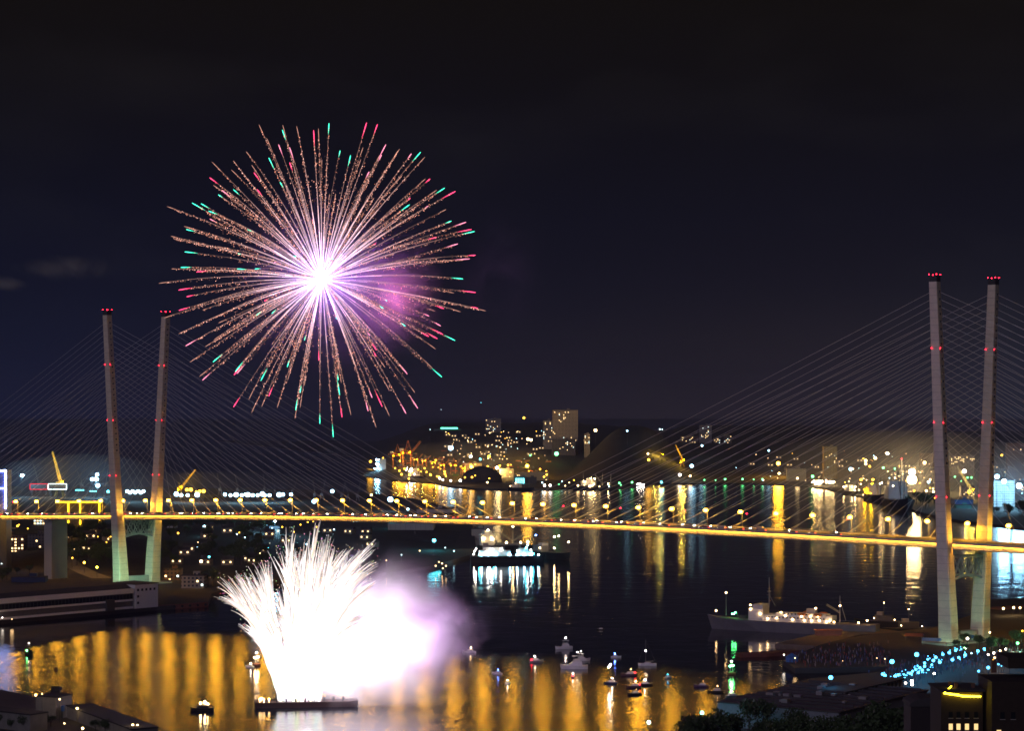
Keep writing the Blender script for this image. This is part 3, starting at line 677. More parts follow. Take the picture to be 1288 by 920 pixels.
cloud('smoke', 'thin violet smoke wisps drifting right of the firework burst', at(628, 345, 1100), (34, 22, 46), smoke_mat('drift_smoke', .010, (.85, .75, 1), .0, .05, .45, .75, sharp=.9))

# thin mist volumes added to widen the lamp glow over the quays
def halo(label, c, rad, dens):
    m = bpy.data.materials.new('lamp_halo'); m.use_nodes = True; t_ = m.node_tree; t_.nodes.clear(); v_ = t_.nodes.new('ShaderNodeVolumePrincipled'); v_.inputs['Color'].default_value = (.9, .9, .95, 1); v_.inputs['Density'].default_value = dens; v_.inputs['Anisotropy'].default_value = .1
    o_ = t_.nodes.new('ShaderNodeOutputMaterial'); t_.links.new(v_.outputs[0], o_.inputs['Volume'])
    q = MB(); q.ball((0, 0, 0), 1, 32, 18); o = q.build('halo', m); o.location = c; o.scale = rad; tag(o, label, 'halo', kind='stuff')
halo('added warm mist over the right shore lamps left of the near pylon', at(1130, 598, 3950), (260, 330, 85), .00030)
halo('added blue mist around the flood lamps at the right edge', at(1282, 606, 3300), (105, 160, 62), .00050)
halo('added amber mist over the far container port', at(585, 592, 4650), (230, 230, 62), .00028)
halo('added blue mist around the lamp cluster left of the left pylon', at(100, 606, 3600), (150, 120, 46), .0005)
halo('added pale mist over the row of quay lamps behind the left pylon', at(280, 622, 3720), (240, 160, 40), .0004)
# ================================================================== lights on masts
BULB = {}
def mast(px, py, kind, r=1., h=12., d=None, label='', group=None, name='street_lamp', arm=False, power=0):
    if d is None: g = on_ground(px, py, h); g = Vector((at(px, py, g.y).x, g.y, g.z)); top = at(px, py, g.y)
    else: top = at(px, py, d); g = Vector((top.x, top.y, height(top.x, top.y)))
    hh = max(3., top.z - g.z)
    o = MB().tube((0, 0, 0), (0, 0, hh), max(.12, hh * .012), max(.08, hh * .006), 5).build(name, steel); o.location = (g.x, g.y, g.z)
    tag(o, label, name.replace('_', ' '), group)
    rv = r * ((1.35 if r >= 1.15 else 1.1) if top.y > 3000 else .85); key = (kind, round(rv, 2))
    if key not in BULB:
        b = MB(); b.ball((0, 0, 0), rv, 8, 6); BULB[key] = b.build('lamp_head', G[kind], o)
        bl = BULB[key]
    else: bl = BULB[key].copy(); col.objects.link(bl); bl.parent = o
    bl.location = (0, 0, hh + rv * .7)
    if r >= 1.15 or kind in ('blaze', 'blazec', 'cyan') or top.y < 1700: lamp_light(kind, r, o, (0, 0, hh + r * .6))
    return o
def many(lst, label, group, name='street_lamp', **k):
    for q in lst: mast(*q, label=label, group=group, name=name, **k)

# ---- far centre: container port
many([(466, 582, 'amber', 2.2), (482, 577, 'amber', 1.2), (503, 581, 'amber', 1.4), (509, 591, 'amber', 1.6), (505, 598, 'amber', 1.6), (515, 599, 'amber', 1.8), (520, 596, 'amber', 1.2), (497, 590, 'amber', 1.2), (526, 592, 'amber', 1.2), (534, 590, 'amber', 1.2), (548, 580, 'amber', 1.4), (541, 598, 'amber', 1.3)],
     'amber yard lamp among the cranes of the far container quay', 'amber lamps on the far container quay', h=16, name='yard_lamp')
pr_ = random.Random(21)
many([(pr_.uniform(570, 688), pr_.uniform(585, 603), 'amber', pr_.uniform(.9, 1.5)) for _ in range(26)] + [(pr_.uniform(498, 562), pr_.uniform(588, 604), 'amber', pr_.uniform(.9, 1.5)) for _ in range(16)], 'amber yard lamp between the sheds and stacks of the far port', 'amber lamps in the yards of the far port', h=14, name='yard_lamp')
many([(pr_.uniform(1062, 1180), pr_.uniform(590, 628), pr_.choice(['amber', 'warm', 'dim', 'warm']), pr_.uniform(.7, 1.3)) for _ in range(34)], 'warm lamp among the boats and sheds of the right shore', 'warm lamps of the right shore', h=10, name='quay_lamp')
mast(615, 576, 'amber', 2.4, 30, label='amber flood lamp on tall mast left of the white-blue one above the far port sheds', name='floodlight_mast')
mast(593, 589, 'sodium', 2.4, 22, label='strong yellow flood lamp on a mast in front of the yellow far port sheds', name='floodlight_mast')
mast(625, 590, 'blaze', 2.2, 20, label='very strong white flood lamp in the middle of the far port', name='floodlight_mast')
mast(663, 588, 'sodium', 2.6, 22, label='strong orange flood lamp beside the dark hill foot in the far port', name='floodlight_mast')
mast(567, 566, 'cool', 3.8, 45, label='pale green-white flood lamp high on a mast above the container quay', name='floodlight_mast')
mast(592, 576, 'white', 2.2, 30, label='pinkish white lamp over the container cranes', name='floodlight_mast')
mast(604, 579, 'teal', 1.7, 28, label='small teal lamp beside the yellow port sheds', name='floodlight_mast')
mast(700, 573, 'green', 3.4, 20, label='bright green-white flood lamp on the slope of the dark hill', name='floodlight_mast')
mast(667, 574, 'green', 1.5, 14, label='small green lamp left of the big green flood lamp', name='floodlight_mast')
mast(659, 527, 'amber', 2.2, 24, d=5700, label='lone orange lamp highest on the far hill between two towers', name='floodlight_mast')
for x, y, k in ((664, 554, 'warm'), (668, 555, 'warm')): mast(x, y, k, 2.3, 40, label='pair of pinkish white lamps on a tall pole in the far town', group='twin lamps on the tall far pole', name='floodlight_mast')
mast(749, 543, 'warm', 2.4, 8, d=4760, label='orange lamp glowing on the shoulder of the dark hill', name='floodlight_mast')
many([(553, 603, 'white', 1.6), (557, 605, 'white', 1.3), (567, 606, 'white', 1.4), (579, 606, 'white', 1.8), (613, 608, 'warm', 1.2), (685, 612, 'white', 1.6), (692, 612, 'white', 1.6), (682, 608, 'cool', 1.1), (703, 610, 'green', 1.0), (711, 612, 'warm', .9), (727, 612, 'warm', 1.2), (742, 613, 'warm', 1.8), (745, 612, 'warm', 1.2), (722, 605, 'amber', 1.), (754, 613, 'warm', .9), (766, 613, 'cool', .9), (735, 611, 'warm', .9), (716, 608, 'warm', .8), (707, 606, 'cool', .8)],
     'small white lamp on the waterfront below the dark hill', 'white lamps along the far waterfront', h=8, name='quay_lamp')
many([(779, 609, 'green', 1.4), (781, 611, 'green', 1.0), (795, 608, 'green', 1.4), (886, 605, 'green', 1.2), (900, 605, 'green', 1.1), (912, 604, 'green', 1.5), (934, 604, 'green', 1.5), (948, 604, 'green', 1.1), (959, 604, 'green', 1.3)], 'green-white lamp along the far quay wall', 'green lamps on the far quay wall', h=9, name='quay_lamp')
mast(870, 588, 'cool', 2.6, 26, label='cool white flood lamp right of the two yellow crane jibs', name='floodlight_mast')
mast(855, 599, 'white', 2.1, 14, label='white lamp at the foot of the upright yellow crane jib', name='floodlight_mast')
mast(868, 600, 'warm', 1.6, 12, label='warm white lamp under the cool white flood lamp', name='floodlight_mast')
mast(832, 608, 'teal', 1.6, 9, label='small teal lamp under the leaning yellow crane jib', name='floodlight_mast')
mast(979, 585, 'sodium', 3.0, 26, label='strong yellow lamp with a wide reflection in the water below it', name='floodlight_mast')
mast(980, 597, 'warm', 1.8, 14, label='small warm lamp right below the strong yellow lamp', name='floodlight_mast')
many([(1047, 582, 'amber', 2.6), (1045, 589, 'amber', 2.4), (1050, 574, 'amber', 1.5), (1044, 574, 'amber', 1.2)], 'yellow flood lamp in front of the yellow lit far tower', 'yellow lamps by the lit far tower', h=20, name='floodlight_mast')
mast(1022, 601, 'green', 2.2, 14, label='green flood lamp at the bow of the floodlit ship', name='floodlight_mast')
mast(1003, 603, 'warm', 1.6, 10, label='warm lamp on the quay left of the floodlit ship', name='floodlight_mast')
mast(1070, 592, 'cool', 2.6, 20, label='cool white lamp between dark masts right of the lit ship', name='floodlight_mast')
many([(1083, 605, 'amber', 1.9), (1098, 605, 'amber', 1.9), (1084, 604, 'amber', 1.2), (1094, 610, 'amber', 1.1)], 'amber lamp over the moored fishing boats', 'amber lamps over the fishing boats', h=12, name='quay_lamp')
many([(1116, 572, 'blaze', 2.2), (1101, 578, 'warm', 2.4), (1089, 581, 'warm', 2.2), (1089, 585, 'warm', 1.9), (1094, 588, 'amber', 1.6), (1086, 578, 'amber', 1.2)], 'warm flood lamp in the cluster on the hill left of the near pylon', 'warm flood lamps on the right hill', h=26, name='floodlight_mast')
mast(1163, 584, 'warm', 2.4, 26, label='warm white lamp just left of the near pylon leg', name='floodlight_mast')
mast(1147, 597, 'blaze', 4.2, 32, label='upper of the two blinding white lamps left of the near pylon', name='floodlight_mast')
mast(1147, 608, 'blaze', 6.0, 16, d=3750, label='lower and bigger of the two blinding white lamps left of the near pylon', name='floodlight_mast')
many([(1111, 590, 'green', 1.8), (1125, 591, 'green', 1.8)], 'green lamp in the pair on the right shore', 'pair of green lamps on the right shore', h=16)
mast(1168, 608, 'cool', 1.6, 16, label='cool white lamp right of the blinding pair', name='floodlight_mast')
many([(1165, 619, 'warm', 1.4), (1174, 620, 'warm', 1.3)], 'warm lamp over the long yellow lit shed', 'lamps over the long yellow shed', h=12)
mast(1213, 595, 'white', 2.8, 26, label='white lamp between the legs of the near pylon beside the white crane jib', name='floodlight_mast')
many([(1201, 601, 'green', 1.3), (1217, 602, 'green', 1.3), (1222, 602, 'green', 1.4), (1209, 606, 'green', .9)], 'small green lamp seen between the near pylon legs', 'green lamps between the pylon legs', h=12)
mast(1210, 583, 'amber', 2.2, 16, label='yellow lamp high between the near pylon legs', name='floodlight_mast')
many([(1254, 602, 'cool', 2.6), (1263, 608, 'blazec', 2.5), (1282, 614, 'blazec', 3.0)], 'blinding blue-white flood lamp over the frame building right of the near pylon', 'blue-white flood lamps at the right edge', d=3190, name='floodlight_mast')
mast(1260, 574, 'amber', 1.8, 14, label='amber lamp below the dark tower at the right edge', name='floodlight_mast')
many([(1272, 594, 'cool', 1.5), (1270, 585, 'cool', 1.2), (1246, 607, 'teal', 1.4), (1283, 592, 'cool', .9)], 'small cool lamp on the slope under the tower at the right edge', 'cool lamps at the right edge', h=10)
# ---- left: far quay lights
row = [(222, 624), (228, 625), (236, 625), (248, 625), (283, 624), (290, 625), (297, 625), (304, 625), (309, 624), (312, 625), (318, 625), (324, 625), (330, 624), (333, 625), (339, 625), (351, 625), (356, 624), (366, 624)]
many([(x, y, 'cool', 2.0 if i % 3 else 2.8) for i, (x, y) in enumerate(row)], 'white quay lamp in the long row behind the left pylon', 'white lamps in a row on the far left quay', h=10, name='quay_lamp')
many([(160 + i * 3.4, 620 + (i % 2) * 1.5, 'cool', 2.0) for i in range(7)], 'cool white quay lamp in the dense row between the left pylon legs', 'dense lamp row between the left pylon legs', h=14, name='quay_lamp')
many([(235, 618, 'amber', 2.0), (240, 618, 'amber', 2.2), (251, 620, 'amber', 1.8), (256, 620, 'amber', 2.2), (247, 620, 'amber', 1.4)], 'yellow flood lamp at the foot of the yellow crane right of the left pylon', 'yellow lamps below the yellow crane', h=16, name='floodlight_mast')
many([(122, 599, 'cool', 2.2), (121, 605, 'blazec', 2.4), (116, 605, 'cool', 2.4), (123, 613, 'cool', 2.6)], 'blinding blue-white flood lamp in the cluster left of the left pylon', 'blue-white lamp cluster left of the left pylon', d=3600, name='floodlight_mast')
mast(28, 600, 'blazec', 2.0, d=3600, label='lone blue-white flood lamp right of the blue lit tower', name='floodlight_mast')
many([(96 + i * 2.2, 617.5, 'teal', .9) for i in range(5)] + [(114 + i * 2.2, 619, 'teal', .9) for i in range(4)], 'small teal lamp in a short row behind the yellow lit frame', 'teal lamps behind the yellow frame', h=12, name='quay_lamp')
mast(136, 620, 'teal', 1.6, 14, label='lone teal lamp beside the left pylon leg', name='floodlight_mast')
# ---- left bank town under the bridge
mast(257, 664, 'cool', 1.6, 10, label='teal-white lamp left of the orange lit house on the left bank')
mast(346, 657, 'blazec', 1.3, 14, label='blinding blue-white flood lamp just under the bridge deck behind the fountain', name='floodlight_mast')
mast(224, 672, 'amber', 1.1, 9, label='lone amber street lamp on the dark slope right of the left pylon')
mast(253, 708, 'warm', 1.5, 12, label='warm street lamp above the beige house by the firework fountain')
mast(263, 702, 'teal', 1.1, 9, label='teal lamp lighting trees beside the beige house')
mast(91, 703, 'amber', .8, 9, label='amber street lamp half hidden by the bridge pier')
mast(106, 709, 'sodium', .98, 9, label='left amber street lamp on the lit road under the bridge')
mast(122, 715, 'sodium', .98, 9, label='right amber street lamp on the lit road under the bridge')
many([(q[0], q[1], q[2], q[3] * .8) for q in [(301, 671, 'amber', 1.0), (298, 673, 'cool', .9), (306, 666, 'amber', .8), (308, 677, 'cool', .8), (300, 689, 'amber', 1.0), (300, 691, 'dim', .8), (289, 690, 'cool', .7), (327, 697, 'dim', .8), (337, 690, 'teal', .8), (249, 683, 'dim', .7), (248, 689, 'cool', .7), (355, 664, 'amber', 1.1), (378, 661, 'amber', 1.1), (387, 658, 'amber', 1.2), (394, 657, 'amber', .9), (370, 670, 'amber', .8), (342, 665, 'cool', .7), (386, 686, 'cool', 1.3), (420, 667, 'cool', 1.0), (449, 657, 'cool', .8), (445, 657, 'cool', .8), (35, 666, 'amber', 1.0), (6, 667, 'amber', 1.1), (13, 659, 'teal', 1.1), (24, 661, 'amber', .9), (2, 710, 'dimc', .7), (108, 679, 'dimc', .6), (123, 676, 'amber', .7), (134, 683, 'amber', .8), (139, 676, 'amber', .9), (86, 691, 'dim', .6)]],
     'small street lamp among the dark trees and houses of the left bank', 'street lamps of the left bank town', h=7)
# ---- shipyard
for x in (491, 494, 512, 530, 541): mast(x, 660, 'teal', 1.6, d=2640, label='teal flood lamp in the row along the shipyard hall roof edge', group='teal lamps of the shipyard hall', name='floodlight_mast')
for x_, y_ in ((22, 663), (52, 676), (84, 668)): mast(x_, y_, 'amber', 1.25, 9, label='amber street lamp lighting the walls of the left bank blocks', group='amber lamps by the left bank blocks')
mast(546, 682, 'teal', 2.2, 9, label='strong teal lamp at the corner of the shipyard hall', name='floodlight_mast')
mast(491, 631, 'cool', 2.8, 14, label='strong white flood lamp above the deck line left of mid bridge', name='floodlight_mast')
mast(513, 642, 'cool', 1.8, 12, label='smaller white lamp right of the strong white one over the yard', name='floodlight_mast')
mast(395, 633, 'cool', 2.2, 14, label='white flood lamp among thin crane jibs over the yard', name='floodlight_mast')
mast(418, 620, 'cool', 2.0, 22, label='blue-white lamp high among thin crane jibs', name='floodlight_mast')
mast(467, 624, 'warm', 1.2, 18, label='small pinkish lamp right of the thin crane jibs')
many([(552, 708, 'dim', .7), (556, 710, 'dim', .9), (561, 713, 'dim', .8), (548, 713, 'dim', .8), (557, 716, 'dim', .7), (528, 694, 'dim', .8), (571, 694, 'cool', .6), (560, 690, 'dimc', .7), (505, 699, 'dimc', .7), (398, 664, 'amber', .9), (486, 706, 'dim', .6)], 'small lamp at the shipyard waterfront', 'small lamps of the shipyard waterfront', h=6, name='quay_lamp')

# ================================================================== buildings
def block(name, label, cat, px0, px1, ytop, ybase, d, wallm, nlit, litm='win', group=None, depth=16, rot=0., wz=3.0, wx=3.2, roofbox=True, front_only=True):
    x0, x1 = at(px0, 0, d).x, at(px1, 0, d).x; xc = (x0 + x1) / 2; W_ = x1 - x0
    zb = min(at(0, ybase, d).z, height(xc, d)) - 1.5; zt = at(0, ytop, d).z; H_ = zt - zb
    t = thing(name, label, cat, (xc, d + depth / 2, zb), rot, group)
    b = MB(); b.box((0, 0, H_ / 2), (W_, depth, H_)); b.build('wall', wallm, t)
    if roofbox:
        b = MB(); b.box((0, 0, H_ + .35), (W_ + .5, depth + .5, .7)); b.build('roof', roofm, t)
        b = MB(); b.box((W_ * .12, 0, H_ + 2.0), (min(6, W_ * .3), 5, 2.6)); b.build('stair_head', wallm, t)
    cols = max(1, int(W_ / wx)); rows = max(1, int((H_ - 2) / wz)); cells = [(i, j) for i in range(cols) for j in range(max(0, int((at(0, ybase, d).z - zb) / wz)), rows)]
    rnd.shuffle(cells); proto = {}
    for n_, (i, j) in enumerate(cells[:nlit]):
        lm = litm if isinstance(litm, str) else rnd.choice(litm)
        if lm not in proto:
            b = MB(); b.box((0, 0, 0), (wx * .5, .12, wz * .5)); o = b.build('lit_window', E[lm], t); proto[lm] = o
        else: o = proto[lm].copy(); col.objects.link(o)
        o.location = (-W_ / 2 + W_ / cols * (i + .5), -depth / 2 - .03, (j + .55) * wz + .4)
    return t
fc_grey = facade('panel_grey', (.30, .28, .27)); fc_cream = facade('panel_cream', (.45, .38, .28)); fc_brick = facade('panel_brick', (.22, .12, .08)); fc_dark = facade('panel_dark', (.14, .13, .13)); fc_white = facade('panel_white', (.55, .55, .55))
MX = ['win', 'win', 'wcool', 'win']
block('tower_block', 'widest and tallest grey tower block on the far hill left of the dark hill', 'tower block', 695, 727, 516, 566, 4900, fc_cream, 26, MX)
block('tower_block', 'narrow tower block joined to the left of the tallest far tower', 'tower block', 683, 695, 529, 558, 4960, fc_grey, 16, MX)
block('tower_block', 'square pale tower block standing alone at the left of the far hill', 'tower block', 611, 630, 527, 548, 5300, fc_grey, 14, MX)
block('apartment_block', 'low dark slab of flats in front of the tallest far tower', 'apartment block', 694, 724, 553, 566, 4878, fc_dark, 10, MX)
block('apartment_block', 'small lit block of flats beside the dark hill crest', 'apartment block', 735, 742, 546, 558, 4800, fc_cream, 8, MX)
block('apartment_block', 'long low flats with scattered lit windows below the square far tower', 'apartment block', 604, 640, 546, 556, 5350, fc_grey, 18, MX)
block('market_hall', 'low far hall with a bright green lit sign along its roof', 'hall', 545, 580, 540, 548, 5700, fc_dark, 5, MX, roofbox=False)
b = MB(); g_ = at(565, 539, 5690); b.box((0, 0, 0), (44, 1, 3.4)); o = b.build('roof_sign', emis('green_neon', (.1, 1, .55), 6)); o.location = g_; tag(o, 'long glowing green sign on the roof of the low far hall', 'sign')
b = MB(); g_ = at(640, 558, 5200); b.add([(-8, 0, -5), (8, 0, -5), (0, 0, 7), (-8, 1, -5), (8, 1, -5), (0, 1, 7)], [(0, 1, 2), (5, 4, 3), (0, 3, 4, 1), (1, 4, 5, 2), (2, 5, 3, 0)]); b.tube((0, .5, -5), (0, .5, -30), .3); o = b.build('roof_sign', E['redneon']); o.location = g_; tag(o, 'glowing red triangular sign on the far hillside', 'sign')
# flats on the right-hand far hill
block('tower_block', 'small tower block high on the far hill right of the crane jibs', 'tower block', 880, 895, 535, 551, 5500, fc_grey, 12, MX)
for x0, x1, yt, yb, d in ((856, 878, 549, 557, 5600), (898, 906, 551, 562, 5450), (911, 920, 548, 562, 5400)):
    block('apartment_block', 'small block of flats with few lit windows high on the far right hill', 'apartment block', x0, x1, yt, yb, d, fc_brick if x0 < 880 else fc_dark, 9, MX, 'flats high on the far right hill')
for x0, x1, yt, yb, d in ((928, 944, 573, 590, 5000), (945, 960, 579, 590, 5100), (962, 976, 576, 590, 5050), (986, 999, 572, 588, 5150), (1001, 1018, 575, 590, 5000), (1055, 1068, 573, 586, 5000), (1070, 1084, 577, 588, 4950)):
    block('apartment_block', 'apartment block with scattered lit windows in the town behind the far right quay', 'apartment block', x0, x1, yt, yb, d, rnd.choice([fc_grey, fc_cream, fc_brick]), 12, MX, 'flats behind the far right quay')
block('tower_block', 'yellow lit tower block behind the two yellow flood lamps', 'tower block', 1036, 1053, 562, 598, 4550, facade('panel_ochre', (.55, .42, .12)), 8, MX)
block('port_shed', 'long low shed lit yellow on the quay right of the strong yellow lamp', 'shed', 990, 1014, 590, 597, 4450, mat('shed_cream', (.5, .42, .25), .8), 0)
block('port_shed', 'long yellow lit shed behind the trees left of the near pylon', 'shed', 1136, 1182, 620, 632, 3650, mat('shed_cream', (.5, .42, .25), .8), 0)
block('apartment_block', 'orange lit flats high between the near pylon legs', 'apartment block', 1196, 1226, 573, 584, 4300, fc_cream, 22, 'win')
block('apartment_block', 'pale flats right behind the near pylon top left leg', 'apartment block', 1158, 1190, 570, 584, 4600, fc_brick, 4, MX)
block('office_block', 'beige block between the near pylon legs above the blue shed', 'office block', 1209, 1226, 612, 624, 3650, fc_cream, 5, MX)
block('port_shed', 'blue roofed shed between the near pylon legs at the water', 'shed', 1201, 1224, 629, 636, 3350, bluep, 0, depth=30)
block('boat_shed', 'low yellow and teal painted shed below the blue roofed shed', 'shed', 1203, 1222, 636, 644, 3200, mat('teal_paint', (.10, .30, .28), .7), 6, ['win', 'wteal'])
block('tower_block', 'dark reddish tower block at the right edge of the picture', 'tower block', 1267, 1292, 558, 586, 4200, fc_brick, 3, MX)
fb = block('frame_building', 'blue-white floodlit building of open floors right of the near pylon', 'building', 1250, 1276, 605, 642, 3250, fc_white, 0, depth=24, roofbox=False)
for k in range(11):
    b = MB(); b.box((0, -12.4, 4 + k * 3.9), (31, .8, .9)); b.build('floor_slab', white, fb)
for k in range(7):
    b = MB(); b.box((-14.5 + k * 4.85, -12.6, 22), (.6, .6, 44)); b.build('column', white, fb)
# far port sheds
for i, (x0, x1, yt, yb, d) in enumerate(((584, 606, 583, 596, 4700), (606, 622, 590, 600, 4620), (628, 646, 590, 604, 4560), (650, 690, 594, 606, 4480), (632, 650, 584, 592, 4800))):
    block('port_shed', 'yellow lit port shed between the flood lamps of the far port', 'shed', x0, x1, yt, yb, d, mat('shed_cream', (.5, .42, .25), .8), 5, 'win', 'yellow sheds of the far port')
t = thing('coal_heap', 'dark rounded heap on the far port quay left of the cyan lit shed', 'heap', (at(606, 0, 4420).x, 4420, 2.6))
b = MB(); b.loft([[Vector((math.cos(a_) * 42 * math.cos(q), math.sin(a_) * 22 * math.cos(q), 31 * math.sin(q) ** .9 + math.sin(a_ * 3) * 1.5 * math.sin(q))) for a_ in [2 * math.pi * k / 18 for k in range(18)]] for q in [0, .25, .5, .75, 1., 1.25, 1.5]]); b.build('pile', soil, t, True)
cs_ = block('cyan_shed', 'small shed glowing cyan through its open front at the far waterfront', 'shed', 646, 661, 599, 614, 4330, mat('shed_teal', (.1, .25, .3), .8), 0, roofbox=False)
for k in range(4):
    b = MB(); b.box((-6.2 + k * 4.6, -8.2, 13), (3.9, .3, 15)); b.build('lit_bay', E['wteal'], cs_)
block('warehouse', 'plain dark shed right of the cyan lit shed', 'shed', 661, 675, 601, 614, 4335, steel, 0)
# containers stacked on the far quay
cont = {}
for n_, c_ in (('red', (.35, .05, .03)), ('blue', (.05, .12, .35)), ('orange', (.55, .2, .03)), ('green', (.05, .22, .1)), ('grey', (.35, .35, .33))): cont[n_] = mat('container_' + n_, c_, .6)
cproto = {}
for i in range(78):
    px = rnd.uniform(500, 690); d = rnd.uniform(4480, 4800) if px > 560 else rnd.uniform(4760, 4950); n_ = rnd.choice(list(cont))
    x = at(px, 0, d).x; zz = height(x, d) - .1 + 2.6 * rnd.choice([0, 0, 1, 1, 2, 3])
    if n_ not in cproto:
        b = MB(); b.box((0, 0, 1.3), (12.2, 2.44, 2.59)); o = b.build('shipping_container', cont[n_]); cproto[n_] = o
        for k in range(2): MB().box((6.13, -.6 + 1.2 * k, 1.3), (.06, 1.1, 2.4)).build('door', cont[n_], o)
    else: o = dup(cproto[n_])
    o.location = (x, d, zz); o.rotation_euler.z = rnd.choice([0, .05, 1.5]); tag(o, '%s shipping container stacked on the far container quay' % n_, 'container', n_ + ' containers on the far quay')
# scattered far houses and lamps
hp = None
for i in range(64):
    px, py = (rnd.uniform(552, 690), rnd.uniform(545, 575)) if i < 34 else ((rnd.uniform(930, 1180), rnd.uniform(575, 600)) if i < 56 else (rnd.uniform(1236, 1288), rnd.uniform(580, 600)))
    g = on_ground(px, py, 1.); 
    if hp is None:
        hp = bpy.data.objects.new('house', None); col.objects.link(hp)
        MB().box((0, 0, 3), (12, 9, 6)).build('wall', mat('house_wall', (.30, .26, .22), .8), hp)
        b = MB(); b.loft([[(x, -5, 6), (x, 5, 6), (x, 0, 9)] for x in (-6.5, 6.5)]); b.build('roof', roofm, hp)
        for x in (-3.5, 0, 3.5): MB().box((x, -4.55, 3.2), (1.6, .15, 1.6)).build('window', E['win'] if x else glassd, hp)
        o = hp
    else: o = dup(hp)
    o.location = g; o.rotation_euler.z = rnd.uniform(-.4, .4)
    tag(o, 'small pitched roof house with lit windows on the far hillside', 'house', 'houses on the far hillsides')
sl = []
for i in range(130):
    z_ = rnd.random()
    if z_ < .5: px, py = rnd.uniform(555, 735), rnd.uniform(541, 582)
    elif z_ < .85: px, py = rnd.uniform(925, 1185), rnd.uniform(568, 606)
    else: px, py = rnd.uniform(1236, 1290), rnd.uniform(575, 625)
    if 690 < px and px < 900 and py > 560: continue
    sl.append((px, py, rnd.choice(['dim', 'dim', 'dimc', 'warm', 'cool', 'amber', 'dim']), rnd.uniform(.45, 1.0)))
many(sl, 'tiny street lamp scattered over the far hillside town', 'street lamps of the far hillside town', h=8)
many([(555, 516, 'dimc', 1.1), (605, 507, 'teal', .9), (541, 541, 'dimc', .9), (789, 543, 'cool', 1.2), (830, 541, 'dimc', 1.2), (833, 541, 'dimc', 1.1), (816, 580, 'amber', 2.0), (815, 572, 'warm', 1.4), (883, 562, 'cool', 1.9), (967, 568, 'cool', 1.5)], 'single lamp shining on its own from a dark far hillside', 'lone lamps on dark far hills', h=30, name='floodlight_mast')

# blue-outlined tower at the left edge, yellow-outlined pavilion, left bank blocks
tl = block('glass_tower', 'dark tower outlined by blue-white light strips at the left edge', 'tower block', -40, 8, 592, 642, 1930, mat('blue_cladding', (.12, .14, .3), .3), 0, depth=20, roofbox=False)
Wt = at(8, 0, 1930).x - at(-40, 0, 1930).x; zt_ = at(0, 592, 1930).z - tl.location.z
for sz_, lc in (((1.2, 1.2, 34), (Wt / 2 - .5, -10.5, zt_ - 17)), ((Wt, 1.2, 1.3), (0, -10.5, zt_ - .4)), ((1.2, 1.2, 34), (-Wt / 2 + .5, -10.5, zt_ - 17)), ((Wt, 1.2, .8), (0, -10.5, zt_ - 16))):
    b = MB(); b.box(lc, sz_); b.build('light_strip', E['bluestrip'], tl)
pv = block('pavilion', 'low dark pavilion outlined by yellow light strips behind the deck left of the left pylon', 'pavilion', 70, 128, 633, 657, 2500, mat('pavilion_wall', (.16, .12, .07), .8), 0, depth=18, roofbox=False)
zt_ = at(0, 632, 2500).z - pv.location.z; Wp = at(128, 0, 2500).x - at(70, 0, 2500).x
b = MB(); b.box((0, -9.6, zt_), (Wp, .8, 1.3)); b.build('light_strip', E['yellow'], pv)
for px in (86, 101, 125):
    b = MB(); b.box((at(px, 0, 2500).x - pv.location.x, -9.6, zt_ - 13), (1.4, .8, 25)); b.build('light_strip', E['yellow'], pv)
block('apartment_block', 'tall orange lit block of flats beside the bridge pier on the left bank', 'apartment block', 42, 60, 650, 673, 2450, fc_cream, 30, MX)
block('apartment_block', 'long block with a grid of many lit windows at the left edge under the bridge', 'apartment block', -20, 30, 674, 706, 2180, fc_brick, 44, MX)
block('apartment_block', 'dark block with a few very bright windows left of the bridge pier', 'apartment block', 31, 61, 673, 700, 2230, fc_dark, 12, MX)
block('office_block', 'low orange lit building at the left edge just under the deck', 'office block', -14, 19, 664, 674, 2400, fc_cream, 12, MX)
block('warehouse', 'unlit brown warehouse in front of the bridge pier', 'warehouse', 20, 62, 702, 724, 2050, mat('warehouse_wall', (.10, .08, .08), .8), 0)
block('house', 'orange lit brick house right of the bridge pier', 'house', 83, 92, 669, 681, 2350, fc_cream, 4, MX)
block('canteen', 'low building with a blue roof edge and four lit teal windows by the pier foot', 'building', 14, 57, 727, 736, 1800, navy, 4, 'wteal', depth=10)
block('house', 'dark red house with small lit windows right of the left pylon foot', 'house', 206, 226, 717, 735, 1830, fc_brick, 5, MX)
block('house', 'beige two storey house lit by a lamp beside the left pylon', 'house', 228, 257, 725, 742, 1740, fc_cream, 2, MX)
block('house', 'long orange lit house on the dark slope under the bridge', 'house', 263, 292, 665, 672, 2420, fc_cream, 6, 'win')
block('house', 'orange lit house lower on the dark slope', 'house', 301, 310, 689, 694, 2180, fc_cream, 2, 'win')
block('house', 'pale gabled house right of the orange lit houses', 'house', 319, 330, 669, 676, 2380, fc_white, 0)
block('house', 'grey gabled shed just right of the left pylon under the deck', 'house', 209, 221, 653, 664, 2600, fc_white, 0)
yh = block('shipyard_hall', 'big pale shipyard hall under the deck behind the firework smoke', 'hall', 488, 545, 660, 684, 2600, mat('hall_cladding', (.42, .45, .46), .6, var=.2, scale=.08), 0, depth=70, roofbox=False)
zh = at(0, 660, 2600).z - yh.location.z
for k in range(9):
    b = MB(); b.box((-24 + k * 6, -35.15, zh / 2), (.5, .4, zh)); b.build('rib', greysteel, yh)
for k in range(3):
    b = MB(); b.box((-17 + k * 17, -35.2, 6), (9, .3, 11)); b.build('gate', steel, yh)
b = MB(); b.box((0, 0, zh + .5), (55, 71, .9)); b.build('roof', mat('hall_roof', (.45, .50, .50), .5), yh)
